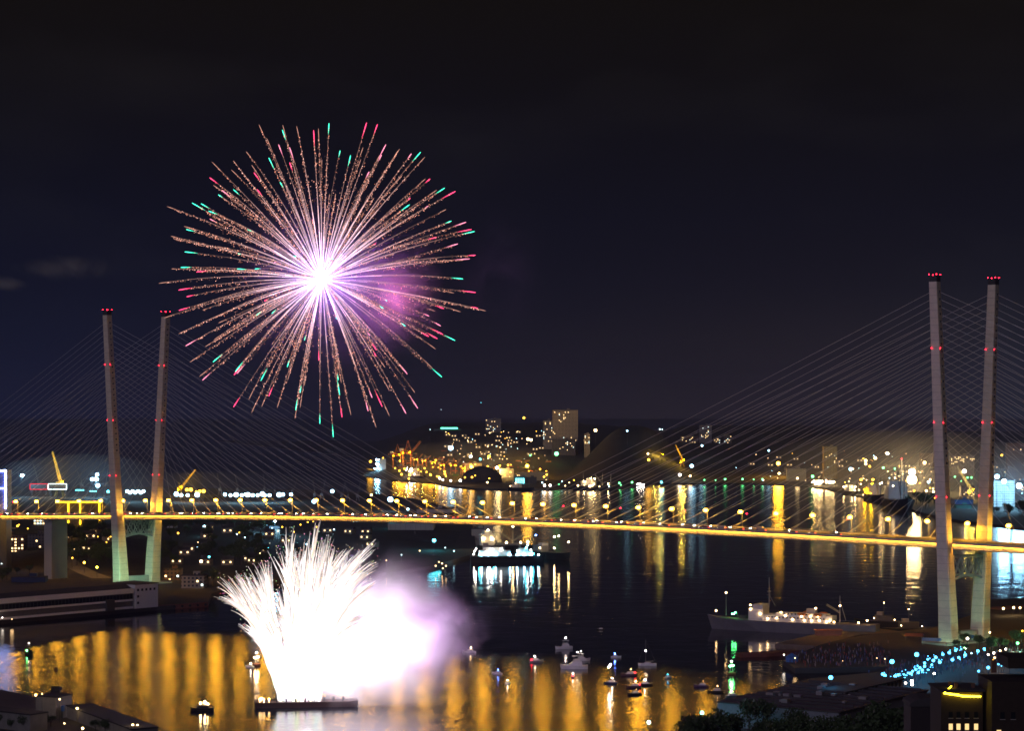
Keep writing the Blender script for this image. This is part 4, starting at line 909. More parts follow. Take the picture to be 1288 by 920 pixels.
block('shipyard_hall', 'pale teal hall roofed flat showing above the deck at mid span', 'hall', 524, 570, 641, 652, 3050, mat('hall_cladding', (.42, .45, .46), .6), 0, depth=60)
block('silo_block', 'grey concrete plant block behind the lit ships', 'building', 593, 612, 666, 684, 2480, concrete, 0)
block('silo_block', 'taller pale concrete tower behind the lit ships', 'building', 609, 620, 661, 684, 2460, concrete, 2, 'win')
# ================================================================== harbour: terminal and quay on the left
A, Bq = at(-60, 752, 1440), at(167, 740, 1557); A.z = Bq.z = 0
ax = (Bq - A).normalized(); ang_t = math.atan2(ax.y, ax.x); Lt = (Bq - A).length
tm = thing('sea_terminal', 'long low sea terminal with two white bands and dark glass along the left quay', 'terminal', ((A.x + Bq.x) / 2, (A.y + Bq.y) / 2, 3), ang_t)
MB().box((0, 28, 7), (Lt, 56, 14)).build('wall', mat('terminal_wall', (.10, .10, .12), .6), tm)
for z0, h0, out in ((13.0, 3.4, 1.2), (6.4, 1.3, 1.0), (1.1, 1.5, .8)):
    MB().box((0, -out / 2, z0), (Lt, out, h0)).build('white_band', white, tm)
b = MB()
for k in range(int(Lt / 3)): b.box((-Lt / 2 + 1.5 + k * 3, -.12, 8.9), (2.6, .2, 3.6)); 
b.build('glazing', glassd, tm)
b = MB(); b.loft([[(x, 0, 14.1), (x, 56, 14.1), (x, 50, 18), (x, 8, 17.5)] for x in (-Lt / 2, Lt / 2)]); b.build('roof', roofm, tm)
b = MB(); b.box((Lt / 2 - 22, -1.6, 4), (7, 2.2, 8)); b.build('porch', steel, tm)
en = thing('terminal_pavilion', 'white cube shaped pavilion with square windows at the end of the sea terminal', 'building', Bq + ax * 12 + Vector((0, 0, 3)), ang_t)
MB().box((0, 12, 8.5), (21, 26, 17)).build('wall', white, en)
for i in range(5):
    for j in range(3):
        if j == 2 or i == 0: MB().box((-8 + i * 3.8, -1.05, 4 + j * 4.6), (1.7, .2, 1.7)).build('window', glassd, en)
MB().box((0, 12, 17.3), (21.6, 26.6, .6)).build('roof', roofm, en)
# quay wall with tyre fenders (the kerb of the left quay)
q0, q1 = gnd(-100, 790), gnd(262, 763.6); qv = (q1 - q0); qa = math.atan2(qv.y, qv.x)
qw = thing('quay_wall', 'reddish quay wall hung with tyre fenders in front of the sea terminal', 'quay wall', (q0 + q1) / 2, qa)
MB().box((0, .9, 1.6), (qv.length, 2, 3.4)).build('wall', rust, qw)
for k in range(34):
    b = MB(); b.path([(-qv.length / 2 + 4 + k * qv.length / 34, -.12, 1.7), (-qv.length / 2 + 4 + k * qv.length / 34, -.75, 1.7)], .95, 9); b.build('tyre_fender', timber, qw)
many([(5, 773, 'dim', .6), (17, 771, 'dim', .5), (15, 780, 'dim', .45), (3, 778, 'white', .4)], 'small white lamp by the parked boats at the left end of the quay', 'lamps at the left end of the quay', h=5)

# ================================================================== vessels
def hull_mb(L, B, D, sheer=.25, tr=1.2):
    b = MB(); rings = []
    for s, wv, up in ((-.5, .62, .15), (-.47, .80, .10), (-.38, .97, .0), (-.15, 1, -.02), (.15, 1, 0), (.30, .86, .08), (.40, .58, .25), (.47, .24, .55), (.50, .03, .75)):
        x = s * L; h = D * (1 + sheer * up * 1.6); w_ = B / 2 * wv; wb = w_ * (.80 if s < .3 else .55); xr = x - (0.03 * L * max(0, (s - .3) / .2))
        rings.append([(x, -w_, h), (xr, -wb, .0), (xr, -wb * .6, -tr), (xr, wb * .6, -tr), (xr, wb, .0), (x, w_, h)])
    return b.loft(rings)
def vessel(name, label, cat, loc, rz, L, B, D, hm, group=None):
    t = thing(name, label, cat, loc, rz, group); hull_mb(L, B, D).build('hull', hm, t); return t
def lampballs(t, pts, kind, r):
    pr = None
    if t['category'] in ('ship', 'patrol boat', 'tug') and math.cos(t.rotation_euler.z) < 0: pts = [(x_, -y_, z_) for x_, y_, z_ in pts]
    for p in pts:
        if pr is None: b = MB(); b.ball((0, 0, 0), r, 6, 4); pr = b.build('deck_lamp', E[kind], t); o = pr
        else: o = pr.copy(); col.objects.link(o)
        o.location = p
def between(pa, pb):
    a, b = gnd(*pa), gnd(*pb); v = b - a; return (a + b) / 2, math.atan2(v.y, v.x), v.length
# the grey supply tanker on the right
c_, rz, L_ = between((1104, 801), (890, 791))
v = vessel('supply_ship', 'long grey naval supply ship with warm deck lights moored left of the near pylon', 'ship', c_, rz, L_, 15.5, 7.2, mat('naval_grey', (.19, .18, .20), .5, var=.3, scale=.15))
sp = white
def bx(n, c, s, m=white, par=v): o = MB().box(c, s).build(n, m, par); return o
k = L_ / 115
bx('deck_house', (22 * k, 0, 10.5), (10, 12, 9)); bx('bridge_house', (20.5 * k, 0, 16.3), (7, 13, 2.8)); bx('bridge_windows', (24.1 * k - .0, 0, 16.5), (.3, 11.5, 1.1), glassd)
bx('superstructure', (-4 * k, 0, 9.3), (44, 11, 4.2)); bx('upper_deck', (-8 * k, 0, 12.1), (34, 9, 1.4)); bx('funnel', (-14 * k, 0, 14), (6, 4.5, 4), hullgrey); bx('boat_deck', (-24 * k, 0, 10.3), (10, 10, 3))
b = MB(); b.tube((15, 0, 17), (15, 0, 35), .5, .2, 6); b.tube((15, -4, 24), (15, 4, 24), .15); b.tube((15, -3, 28), (15, 3, 28), .12); b.box((15, 0, 26), (1.6, 3.2, .8)); b.tube((15, 0, 24), (11, 0, 17), .2); b.build('main_mast', greysteel, v)
b = MB(); b.tube((-33, 0, 8), (-33, 0, 25), .45, .2); b.tube((-33, 0, 22), (-37, 0, 9), .2); b.lattice((-33, 0, 14), (-24, 0, 19), .9, .1, 6); b.tube((-33, -2.5, 21), (-33, 2.5, 21), .15); b.build('after_mast', greysteel, v)
b = MB(); b.tube((45, 0, 9), (45, 0, 24), .25, .12); b.build('fore_mast', greysteel, v)
b = MB(); b.tube((52, 0, 10), (52, 0, 14.5), .12); b.build('jack_staff', greysteel, v)
b = MB()
for q in (-1, 1):
    for s_ in range(26): x = -50 + s_ * 3.3; b.tube((x, q * 7.3, 7.2), (x, q * 7.3, 8.3), .05, None, 3)
    b.tube((-50, q * 7.3, 8.3), (35, q * 7.3, 8.3), .05, None, 3)
b.build('railing', greysteel, v)
for q in (-6, 6): 
    for x in (-20, -9): o = MB(); o.ball((0, 0, 0), 1.2, 8, 6); o = o.build('lifeboat', mat('lifeboat_orange', (.6, .2, .04), .5), v, True); o.location = (x, q, 12.6); o.scale = (2.6, 1, .9)
b = MB(); b.box((33, 0, 8.6), (5, 4, 2.2)); b.tube((37, 0, 8), (37, 0, 11), .5); b.build('windlass', steel, v)
lampballs(v, [(27, -3, 16.9), (25.6, -6.3, 14.6), (19, -6.6, 11.8), (14, -6, 8.8), (8, -5.8, 9.4), (2, -5.8, 11.2), (-3, -5.8, 8.8), (-9, -5.8, 11.2), (-15, -5.8, 11.6), (-18, -4, 16.6), (-11, -5.8, 8.6), (-16, -6, 8.6), (-21, -5.8, 9), (-28, -6, 8.8), (-33, 0, 18.5), (-31, -6, 8.4), (-26, -6, 8.3), (45, 0, 24.2), (52, 0, 12), (-47, -5, 8.6), (-52, -3, 10), (-20, -5.8, 11.8), (5, -5.6, 13.2)], 'dim', .55)
lampballs(v, [(40, -2, 10.5), (39, 1.5, 11.2), (38.3, -3, 10.6)], 'green', .35)
for q in (-1, 1):
    for x_, z_, n_w in ((-24, 9.9, 16), (-22, 12.3, 12)):
        for k_ in range(n_w): bx('window', (x_ + k_ * 2.5, q * (5.56 if z_ < 11 else 4.56), z_), (1.1, .12, .9), glassd)
# low dark vessels behind the crowd pier
for (pa, pb, lb, nm) in (((1182, 796), (1104, 797), 'low dark patrol boat moored between the grey supply ship and the near pylon', 'patrol_boat'), ((1150, 789), (1074, 786), 'dark tug moored behind the stern of the grey supply ship', 'tug')):
    c_, rz, L_ = between(pa, pb); w_ = vessel(nm, lb, nm.replace('_', ' '), c_, rz, L_, 8, 3.2, hullblack)
    bx('deck_house', (0, 0, 5), (L_ * .3, 5, 4), steel, w_); bx('wheelhouse', (L_ * .06, 0, 8), (4, 4, 2.4), greysteel, w_)
    b = MB(); b.tube((0, 0, 9), (0, 0, 15), .2, .1); b.tube((-1, -2, 12), (-1, 2, 12), .1); b.build('mast', steel, w_)
    lampballs(w_, [(6, -3, 5), (-8, -3, 4.4), (0, 0, 15.3)], 'dim', .35)
# lit vessel at mid picture and the ones behind it
c_, rz, L_ = between((592, 708), (686, 707.5))
v2 = vessel('survey_ship', 'black hulled ship with a row of bright white and teal deck lights in mid bay', 'ship', c_, rz, L_, 13, 6, hullblack)
bx('superstructure', (-L_ * .18, 0, 9), (L_ * .42, 9, 5), white, v2); bx('upper_deck', (-L_ * .2, 0, 13), (L_ * .26, 8, 3), white, v2); bx('fore_house', (L_ * .22, 0, 8.6), (L_ * .2, 8.5, 4), white, v2); bx('bridge_house', (L_ * .2, 0, 12), (9, 8.5, 2.8), white, v2); bx('funnel', (-L_ * .3, 0, 16), (5, 4, 5), hullgrey, v2)
b = MB(); b.tube((L_ * .16, 0, 13), (L_ * .16, 0, 27), .4, .15); b.tube((L_ * .16, -3, 20), (L_ * .16, 3, 20), .15); b.tube((-L_ * .05, 0, 12), (-L_ * .05, 0, 22), .3, .15); b.build('mast', greysteel, v2)
b = MB(); b.lattice((-L_ * .34, 0, 11), (-L_ * .08, 0, 19), 1.2, .12, 7); b.build('cargo_boom', greysteel, v2)
lampballs(v2, [(-L_ * .36 + q * L_ * .095, -5.2, 7.4) for q in range(9) if q != 3], 'cool', .75)
lampballs(v2, [(-L_ * .385, -5, 7.6), (-L_ * .20, -5.2, 7.8), (L_ * .02, -5.2, 7.4), (L_ * .33, -4.6, 8.4), (L_ * .24, -4.4, 14.5)], 'teal', .75)
lampballs(v2, [(-L_ * .26, -5, 10.5), (-L_ * .24, -5, 8.6), (-L_ * .28, -5, 9.4), (-L_ * .22, -5, 11.6), (L_ * .12, -4.5, 11), (L_ * .30, -4, 12), (-L_ * .46, -3, 8), (-L_ * .45, -2, 11), (-L_ * .43, -1, 13), (-L_ * .1, -5, 12.2), (L_ * .26, -4, 17)], 'white', .5)
c_, rz, L_ = between((600, 694), (690, 693))
v3 = vessel('cargo_ship', 'dark cargo ship with white deck houses moored behind the black hulled lit ship', 'ship', c_, rz, L_, 14, 6, hullblack)
bx('deck_house', (-L_ * .36, 0, 12), (14, 10, 12), white, v3); bx('bridge_house', (-L_ * .36, 0, 19.4), (9, 12, 3), white, v3); bx('hatch', (0, 0, 7), (L_ * .4, 9, 2), greysteel, v3)
b = MB(); b.tube((0, 0, 7), (0, 0, 25), .5, .25); b.lattice((0, 0, 10), (16, 0, 21), 1, .1, 7); b.lattice((0, 0, 10), (-14, 0, 20), 1, .1, 7); b.build('cargo_crane', greysteel, v3)
lampballs(v3, [(-L_ * .30, -5.5, 13), (-L_ * .42, -5.5, 13), (-L_ * .1, -4, 9), (L_ * .1, -4, 9), (L_ * .2, -4, 9.5), (-L_ * .36, -6.2, 22), (0, 0, 25.5)], 'warm', .8)
lampballs(v3, [(L_ * .32, 0, 16)], 'blue', .6)
c_, rz, L_ = between((650, 699), (718, 706))
v4 = vessel('trawler', 'dark trawler with tall bow and two masts right of the black hulled lit ship', 'ship', c_, rz, L_, 11, 6.5, hullblack)
bx('deck_house', (-L_ * .05, 0, 9.5), (16, 8, 6), greysteel, v4); bx('wheelhouse', (L_ * .0, 0, 13.6), (7, 7, 2.6), white, v4)
b = MB(); b.tube((L_ * .22, 0, 7), (L_ * .22, 0, 26), .35, .15); b.tube((L_ * .22, 0, 20), (L_ * .02, 0, 14), .12); b.tube((-L_ * .3, -3, 6), (-L_ * .3, -3, 18), .3); b.tube((-L_ * .3, 3, 6), (-L_ * .3, 3, 18), .3); b.tube((-L_ * .3, -3, 18), (-L_ * .3, 3, 18), .3); b.build('mast', steel, v4)
lampballs(v4, [(L_ * .22, -1, 22), (L_ * .30, -1, 23), (L_ * .25, -3, 11), (L_ * .46, 0, 18), (0, -4, 10)], 'warm', .6)
# far ships
c_, rz, L_ = between((499, 603), (460, 597))
v5 = vessel('freighter', 'far freighter with a brightly lit white twin tower superstructure at the container quay', 'ship', c_, rz, max(L_, 120), 20, 12, hullblack)
for x in (-18, 6): bx('superstructure', (x, 0, 26), (9, 16, 28), white, v5)
bx('cross_deck', (-6, 0, 22), (26, 14, 4), white, v5); bx('fore_castle', (44, 0, 14.5), (14, 14, 5), white, v5)
lampballs(v5, [(-18, -9, 38), (6, -9, 38), (-6, -9, 26), (-18, -9, 28), (6, -9, 28), (-18, -9, 20), (6, -9, 18), (-30, -9, 17), (22, -9, 17)], 'cool', 1.3)
for (pa, pb, lb, nm, lk, n_) in (((1018, 613), (1052, 613), 'floodlit ship crowded with warm lamps at the far right quay', 'ship', 'warm', 26), ((514, 604), (535, 606), 'small lit ship at the far container quay below the cranes', 'ship', 'white', 8), ((800, 612), (812, 612), 'small white lit boat at the far quay left of the crane jibs', 'boat', 'white', 6), ((722, 616), (780, 617), 'dark coaster moored below the dark hill', 'ship', 'warm', 5), ((640, 617), (672, 618), 'dark lighter moored in front of the cyan lit shed', 'lighter', 'dim', 2), ((1062, 622), (1084, 624), 'fishing boat with tall masts at the bend of the far right quay', 'fishing boat', 'warm', 4), ((1092, 629), (1112, 633), 'second fishing boat right of the one at the quay bend', 'fishing boat', 'amber', 4), ((1120, 638), (1142, 645), 'dark fishing boat closest to the near pylon on the far quay', 'fishing boat', 'warm', 3)):
    c_, rz, L_ = between(pa, pb); w_ = vessel(nm.replace(' ', '_'), lb, nm, c_, rz, L_, L_ * .2, L_ * .085, hullblack)
    bx('deck_house', (-L_ * .18, 0, L_ * .13), (L_ * .26, L_ * .15, L_ * .10), white, w_); bx('wheelhouse', (-L_ * .14, 0, L_ * .20), (L_ * .12, L_ * .13, L_ * .05), white, w_)
    b = MB(); 
    for x in (-.3, .12, .3): b.tube((x * L_, 0, L_ * .08), (x * L_, 0, L_ * .34), L_ * .007, L_ * .003, 5)
    b.lattice((.12 * L_, 0, L_ * .12), (-.05 * L_, 0, L_ * .3), L_ * .012, L_ * .002, 6); b.build('mast', greysteel, w_)
    lampballs(w_, [(rnd.uniform(-.4, .4) * L_, -L_ * .1, L_ * rnd.uniform(.10, .24)) for _ in range(n_)], lk, 1.1 if n_ > 10 else .8)

# ---- small craft in the bay
def motorboat(label, px, py, head, L=9., hm=white, cab=white, fly=False, lamp='dim', red=False, name='motor_boat', cat='motor boat', r=.28):
    t = thing(name, label, cat, gnd(px, py), R(head)); B = L * .31; D = L * .13
    hull_mb(L, B, D, .35, .3).build('hull', hm, t)
    b = MB(); b.loft([[(-.30 * L, y * .40 * B, D * .95), (.22 * L, y * .30 * B, D * 1.0), (.08 * L, y * .30 * B, D * 1.95), (-.28 * L, y * .34 * B, D * 1.95)] for y in (-1, 1)]); b.build('cabin', cab, t)
    b = MB(); b.loft([[(.205 * L, y * .29 * B, D * 1.12), (.225 * L, y * .29 * B, D * 1.12), (.10 * L, y * .29 * B, D * 1.88), (.085 * L, y * .29 * B, D * 1.88)] for y in (-1, 1)]); b.build('windscreen', glassd, t)
    b = MB()
    for y in (-1, 1): b.path([(.02 * L, y * .44 * B, D * 1.05), (.30 * L, y * .40 * B, D * 1.5), (.47 * L, y * .06 * B, D * 1.75)], .035, 4)
    b.build('bow_rail', greysteel, t)
    top = 1.95
    if fly:
        b = MB(); b.box((-.10 * L, 0, D * 2.25), (.26 * L, B * .62, D * .5)); b.build('fly_bridge', cab, t)
        b = MB(); 
        for x in (-.22, .02):
            for y in (-1, 1): b.tube((x * L, y * .26 * B, D * 2.4), (x * L - .02 * L, y * .24 * B, D * 3.5), .05, None, 4)
        b.box((-.11 * L, 0, D * 3.55), (.36 * L, B * .6, .12)); b.build('hard_top', cab, t); top = 3.6
    b = MB(); b.tube((-.12 * L, 0, D * top), (-.12 * L, 0, D * (top + 1.0)), .05, None, 4); b.build('mast', greysteel, t)
    lampballs(t, [(-.12 * L, 0, D * (top + 1.1))], lamp, r * .72)
    if red: lampballs(t, [(-.38 * L, 0, D * 1.6)], 'red', .3)
    return t
motorboat('small white motor boat with a bluish glow, leftmost of the boats right of the smoke', 625, 849, 150, 6.5, lamp='blue')
motorboat('tiny white dinghy just below the small white motor boat with bluish glow', 639, 861, 60, 5, lamp='white', r=.2)
motorboat('grey motor boat with a red lit cockpit at the edge of the golden water', 675, 834, 20, 8.5, hullgrey, lamp='white', red=True)
motorboat('bright white cruiser with lit upper deck, farthest of the boats in mid bay', 709, 817, 200, 11, fly=True, lamp='white', r=.4)
motorboat('big white flybridge yacht lying broadside, largest of the small craft', 722, 842, 178, 15.5, fly=True, lamp='white')
motorboat('white cruiser half hidden right behind the big white yacht', 733, 832, 10, 9, fly=True, lamp='white')
motorboat('small dark blue boat with white lamp and red light below the big white yacht', 721, 853, 80, 6, navy, lamp='white', red=True)
motorboat('boat with a brilliant blue lamp on the dark water', 775, 828, 0, 6, white, lamp='blue', r=.45)
t = motorboat('dark blue boat with a tall lamp mast and long white reflection', 768, 861, 170, 7.5, navy, lamp='white'); b = MB(); b.tube((0, 0, 1), (0, 0, 10), .06, None, 4); b.build('lamp_mast', greysteel, t); lampballs(t, [(0, 0, 10.2), (.9, 0, 9.0)], 'white', .34)
motorboat('low dark boat with red lights just right of the blue boat with lamp mast', 791, 851, 185, 9, mat('dark_plum', (.06, .03, .05), .5), lamp='dim', red=True)
motorboat('plum coloured boat with a red stern light, upper of the pair rafted below', 797, 866, 185, 8.5, mat('dark_plum', (.06, .03, .05), .5), lamp='warm', red=True)
motorboat('black open boat lowest in the cluster of boats', 798, 875, 190, 7.5, hullblack, lamp='dim', r=.12)
motorboat('dark boat with two lamps right of the plum coloured boat', 813, 863, 10, 7.5, hullblack, lamp='white')
motorboat('small grey boat with a cyan lamp alone right of the cluster', 841, 854, 40, 5.5, hullgrey, lamp='cyan')
motorboat('purple hulled unlit boat on the golden water left of the green lit buoy', 882, 865, 180, 8, mat('purple_paint', (.08, .05, .12), .5), lamp='dim', r=.1)
motorboat('black boat with a small lamp below the purple hulled boat', 900, 872, 184, 8.5, hullblack, lamp='dim')
motorboat('teal grey boat with a white lamp beside the near warehouse corner', 922, 878, 15, 8, mat('teal_grey', (.10, .18, .2), .5), lamp='white')
motorboat('small boat with a violet-white lamp left of the firework fountain', 314, 840, 160, 5.5, white, lamp='white', r=.35)
motorboat('boat almost lost in the violet smoke at its right edge', 590, 822, 170, 8, white, lamp='warm')
motorboat('unlit dinghy on the dark water in the middle of the bay', 755, 793, 170, 5, hullblack, lamp='dim', r=.05)
t = motorboat('dark tug with a green light on the golden water at the left', 37, 824, 300, 11, hullblack, hullblack, fly=True, lamp='white', r=.2, name='tug', cat='tug'); lampballs(t, [(1.5, -2, 2.6)], 'green', .32)
t = motorboat('black pilot boat with three pinkish lamps left of the firework barge', 254, 895, 178, 11.5, hullblack, hullblack, lamp='white', name='pilot_boat', cat='pilot boat'); lampballs(t, [(-1.2, -1, 3.9), (.9, -1, 3.6), (-2.6, -1, 3.2)], 'warm', .34)
# sailing yacht
sy = thing('sailing_yacht', 'white sailing yacht with bare mast and one lamp on it', 'sailing yacht', gnd(814, 838), R(183)); L_ = 10.5
hull_mb(L_, 2.9, 1.2, .3, .3).build('hull', white, sy); MB().box((-.3, 0, 1.5), (3.6, 1.6, .6)).build('cabin', white, sy)
b = MB(); b.tube((.8, 0, 1.2), (.8, 0, 14.5), .09, .06, 6); b.tube((.8, 0, 9.5), (.8, 0, 9.6), .3); b.build('mast', greysteel, sy); b = MB(); b.tube((.8, 0, 2.3), (-3.6, 0, 2.5), .16, .12); b.build('furled_boom', mat('sail_cloth', (.5, .48, .45), .9), sy)
b = MB(); b.tube((.8, 0, 14.4), (5, 0, 1.4), .02, None, 3); b.tube((.8, 0, 14.4), (-5, 0, 1.4), .02, None, 3); b.build('rigging', greysteel, sy); lampballs(sy, [(.8, -.2, 8.3)], 'white', .3)
# buoys
for px, py, lb, kk in ((920, 849, 'lit buoy boat with green lamp and long green reflection left of the pier', 'green'), (323, 838, 'pink lit round buoy tower beside the violet lamp boat', 'warm')):
    t = thing('buoy', lb, 'buoy', gnd(px, py)); b = MB(); b.loft([[(r_ * math.cos(a), r_ * math.sin(a), z) for a in [2 * math.pi * q / 14 for q in range(14)]] for r_, z in ((1.6, -.5), (2.4, .2), (2.4, 1.0), (1.2, 1.4))]); b.build('float', rust, t)
    b = MB()
    for q in range(4): a = math.pi / 4 + q * math.pi / 2; b.tube((1.1 * math.cos(a), 1.1 * math.sin(a), 1.3), (.5 * math.cos(a), .5 * math.sin(a), 6), .1, None, 4)
    b.path([(0, 0, 4.4), (0, 0, 5.4)], .9, 10); b.build('cage', white, t); lampballs(t, [(0, 0, 7.2)], 'white', .32); lampballs(t, [(-.9, -1, 4.6), (.9, -1, 5)], kk, .42)
# ================================================================== cranes
def jib_crane(label, px, pybase, d, pyt, pxt, lit=True, group=None, m=None, w=2.2, name='portal_crane'):
    base = at(px, pybase, d); g = height(base.x, d); tip = at(pxt, pyt, d)
    t = thing(name, label, 'crane', (base.x, d, g), 0, group); m = m or cranep; s = (tip.z - g) / 60
    b = MB()
    for x in (-1, 1):
        for y in (-1, 1): b.tube((x * 5.5 * s, y * 5.5 * s, 0), (x * 2.5 * s, y * 2.5 * s, 12 * s), .6 * s, None, 5)
    b.box((0, 0, 12 * s), (7 * s, 7 * s, 1.2 * s)); b.build('portal', m, t)
    b = MB(); b.box((-1 * s, 0, 16 * s), (8 * s, 5 * s, 6 * s)); b.tube((-1 * s, 0, 19 * s), (-1 * s, 0, 30 * s), .5 * s, .3 * s); b.build('machine_house', m, t)
    b = MB(); b.box((2.6 * s, -3 * s, 17 * s), (2.4 * s, 2 * s, 2.6 * s)); b.build('cab', glassd, t)
    b = MB(); tv = tip - Vector((base.x, d, g)); b.lattice((2 * s, 0, 16 * s), tv, (w + 1.2 * lit) * s, (.16 + .26 * lit) * s, 12, w * .5 * s); b.build('jib', m, t)
    b = MB(); b.tube((-1 * s, 0, 30 * s), tv, .12 * s, None, 3); b.tube(tv, (tv.x, tv.y, max(4, tv.z * .55)), .07 * s, None, 3); b.build('hoist_rope', steel, t)
    if lit: lampballs(t, [(4 * s, -2 * s, 19 * s), (-4 * s, -3 * s, 13 * s)], 'amber', .9 * s); plight(t, (tv.x * .5 + 8, -24, tv.z * .45), 45000, (1, .62, .08), 1); plight(t, (tv.x * .8 + 6, -20, tv.z * .75), 24000, (1, .62, .08), 1)
    return t
jib_crane('yellow lit portal crane with its jib raised steeply, left of the left pylon', 75, 612, 3650, 568, 66)
jib_crane('yellow lit portal crane with its jib leaning right, right of the left pylon', 226, 622, 3700, 591, 246, w=3)
jib_crane('yellow lit crane with its jib leaning left on the far quay, left one of two', 834, 606, 4560, 566, 815, w=3)
jib_crane('yellow lit crane with a nearly upright jib on the far quay, right one of two', 858, 606, 4560, 560, 850, w=3)
jib_crane('white lit crane jib leaning left between the near pylon legs', 1221, 634, 3500, 587, 1204, m=white, w=3)
for i, (px, yb, d, yt, xt) in enumerate(((48, 612, 3800, 584, 42), (103, 612, 3900, 585, 94), (170, 620, 3900, 603, 168), (178, 620, 3950, 601, 176), (277, 624, 3700, 596, 273), (299, 624, 3700, 596, 295), (333, 624, 3750, 597, 331), (346, 624, 3750, 604, 342), (368, 624, 3700, 602, 374), (396, 624, 3500, 604, 393), (405, 624, 3500, 603, 409), (430, 624, 3450, 606, 434), (438, 624, 3450, 607, 434), (450, 624, 3450, 606, 453), (494, 630, 3400, 604, 490), (574, 640, 3000, 617, 570), (522, 690, 2500, 662, 518))):
    jib_crane('thin unlit grey crane standing among others over the left bank shipyards', px, yb, d, yt, xt, False, 'unlit cranes of the shipyards', greysteel, 1.6)
def gantry(px, d, yb, yt, label, group):
    base = at(px, yb, d); g = height(base.x, d); H = at(0, yt, d).z - g; t = thing('container_crane', label, 'crane', (base.x, d, g), rnd.uniform(-.5, .5), group); s = H / 60; m = mat('crane_orange', (.55, .20, .06), .6)
    b = MB()
    for x in (-9, 9):
        for y in (-8, 8): b.tube((x * s, y * s, 0), (x * s, y * s, 34 * s), .9 * s, None, 4)
        b.tube((x * s, -8 * s, 20 * s), (x * s, 8 * s, 20 * s), .7 * s, None, 4); b.tube((x * s, -8 * s, 6 * s), (x * s, 8 * s, 20 * s), .4 * s, None, 4)
    for y in (-8, 8): b.tube((-9 * s, y * s, 30 * s), (9 * s, y * s, 30 * s), .8 * s, None, 4)
    b.build('portal', m, t)
    b = MB(); b.lattice((-22 * s, 0, 34 * s), (12 * s, 0, 34 * s), 3 * s, .3 * s, 8); b.lattice((12 * s, 0, 34 * s), (30 * s, 0, 56 * s), 3 * s, .3 * s, 6); b.build('boom', m, t)
    b = MB(); b.tube((-5 * s, 0, 34 * s), (2 * s, 0, 58 * s), .6 * s, None, 4); b.tube((9 * s, 0, 34 * s), (2 * s, 0, 58 * s), .6 * s, None, 4); b.tube((2 * s, 0, 58 * s), (28 * s, 0, 54 * s), .15 * s, None, 3); b.build('apex_frame', m, t)
    b = MB(); b.box((-12 * s, 0, 38 * s), (9 * s, 5 * s, 5 * s)); b.build('machine_house', white, t); lampballs(t, [(6 * s, -2 * s, 32 * s), (-8 * s, -9 * s, 30 * s)], 'amber', .9 * s)
    if rnd.random() < .8: plight(t, (0, -14, 22 * s), 16000, (1, .60, .10), 1)
for px, d, yb, yt in ((499, 4820, 600, 558), (512, 4800, 602, 553), (523, 4780, 603, 570), (534, 4750, 603, 572), (545, 4700, 606, 574), (556, 4650, 607, 576), (570, 4640, 608, 576), (583, 4600, 609, 580)):
    gantry(px, d, yb, yt, 'orange lit container crane in the row on the far container quay', 'container cranes on the far quay')
b = MB(); 
for px, y0, y1, d in ((1134, 620, 578, 3900),):
    p = at(px, y0, d); o = MB().lattice((0, 0, 0), (0, 0, at(0, y1, d).z - 3), 3, .25, 16, 1.2).build('radio_mast', white); o.location = (p.x, d, 3); tag(o, 'tall white lattice mast left of the near pylon with a red light on top', 'mast'); lampballs(o, [(0, 0, at(0, y1, d).z - 2)], 'red', 1.0)
# red and white outlined floating docks left of the left pylon
for px0, px1, yb, mt, lb in ((38, 60, 615, 'redneon', 'floating platform outlined by red light strips left of the left pylon'), (61, 84, 615, 'wcool', 'floating platform outlined by white light strips below the raised yellow crane')):
    p0, p1 = at(px0, yb, 3640), at(px1, yb, 3640); zt = at(0, 608, 3640).z; t = thing('lit_platform', lb, 'platform', ((p0.x + p1.x) / 2, 3640, 3)); Lp = p1.x - p0.x
    for x in (-.4, .4): MB().box((x * Lp, 4, (zt - 14) / 2), (2, 8, zt - 14)).build('support', steel, t)
    MB().box((0, 4, zt - 9), (Lp, 12, 9)).build('deck_box', steel, t)
    for z in (zt - 13.6, zt - 4.4): MB().box((0, -2.3, z), (Lp, .5, 1.2)).build('light_strip', E[mt], t)
    for x in (-Lp / 2, Lp / 2): MB().box((x, -2.3, zt - 9), (1.2, .5, 9)).build('light_strip', E[mt], t)

# ================================================================== right shore: pier, crowd, lamps, warehouse
def ribbon(name, pts, w_, z, m, label=None):
    b = MB(); P = [gnd(*p) for p in pts]; rings = []
    for i, p in enumerate(P):
        d_ = (P[min(i + 1, len(P) - 1)] - P[max(i - 1, 0)]).normalized(); n_ = Vector((-d_.y, d_.x, 0)) * w_ / 2; rings.append([(p + n_) + Vector((0, 0, z)), (p - n_) + Vector((0, 0, z)), (p - n_) + Vector((0, 0, -2)), (p + n_) + Vector((0, 0, -2))])
    return b.loft(rings).build(name, m)
o = ribbon('pier', [(928, 827), (960, 826), (1000, 823)], 8, 2.2, rust); tag(o, 'low rusty red pier running out left of the crowded quay', 'pier')
o = ribbon('promenade', [(1000, 818), (1060, 803), (1120, 799)], 26, 3.05, mat('paving', (.16, .12, .09), .85, var=.4)); struct(o)
c_ = gnd(1042, 806); kiosk = thing('long_kiosk', 'low orange roofed kiosk on the quay behind the crowd', 'kiosk', c_ + Vector((0, 0, 3)), R(6)); MB().box((0, 0, 1.6), (16, 5, 3.2)).build('wall', mat('kiosk_wall', (.35, .16, .10), .8), kiosk); MB().box((0, 0, 3.5), (17.5, 6.5, .5)).build('roof', mat('kiosk_roof', (.5, .18, .08), .7), kiosk)
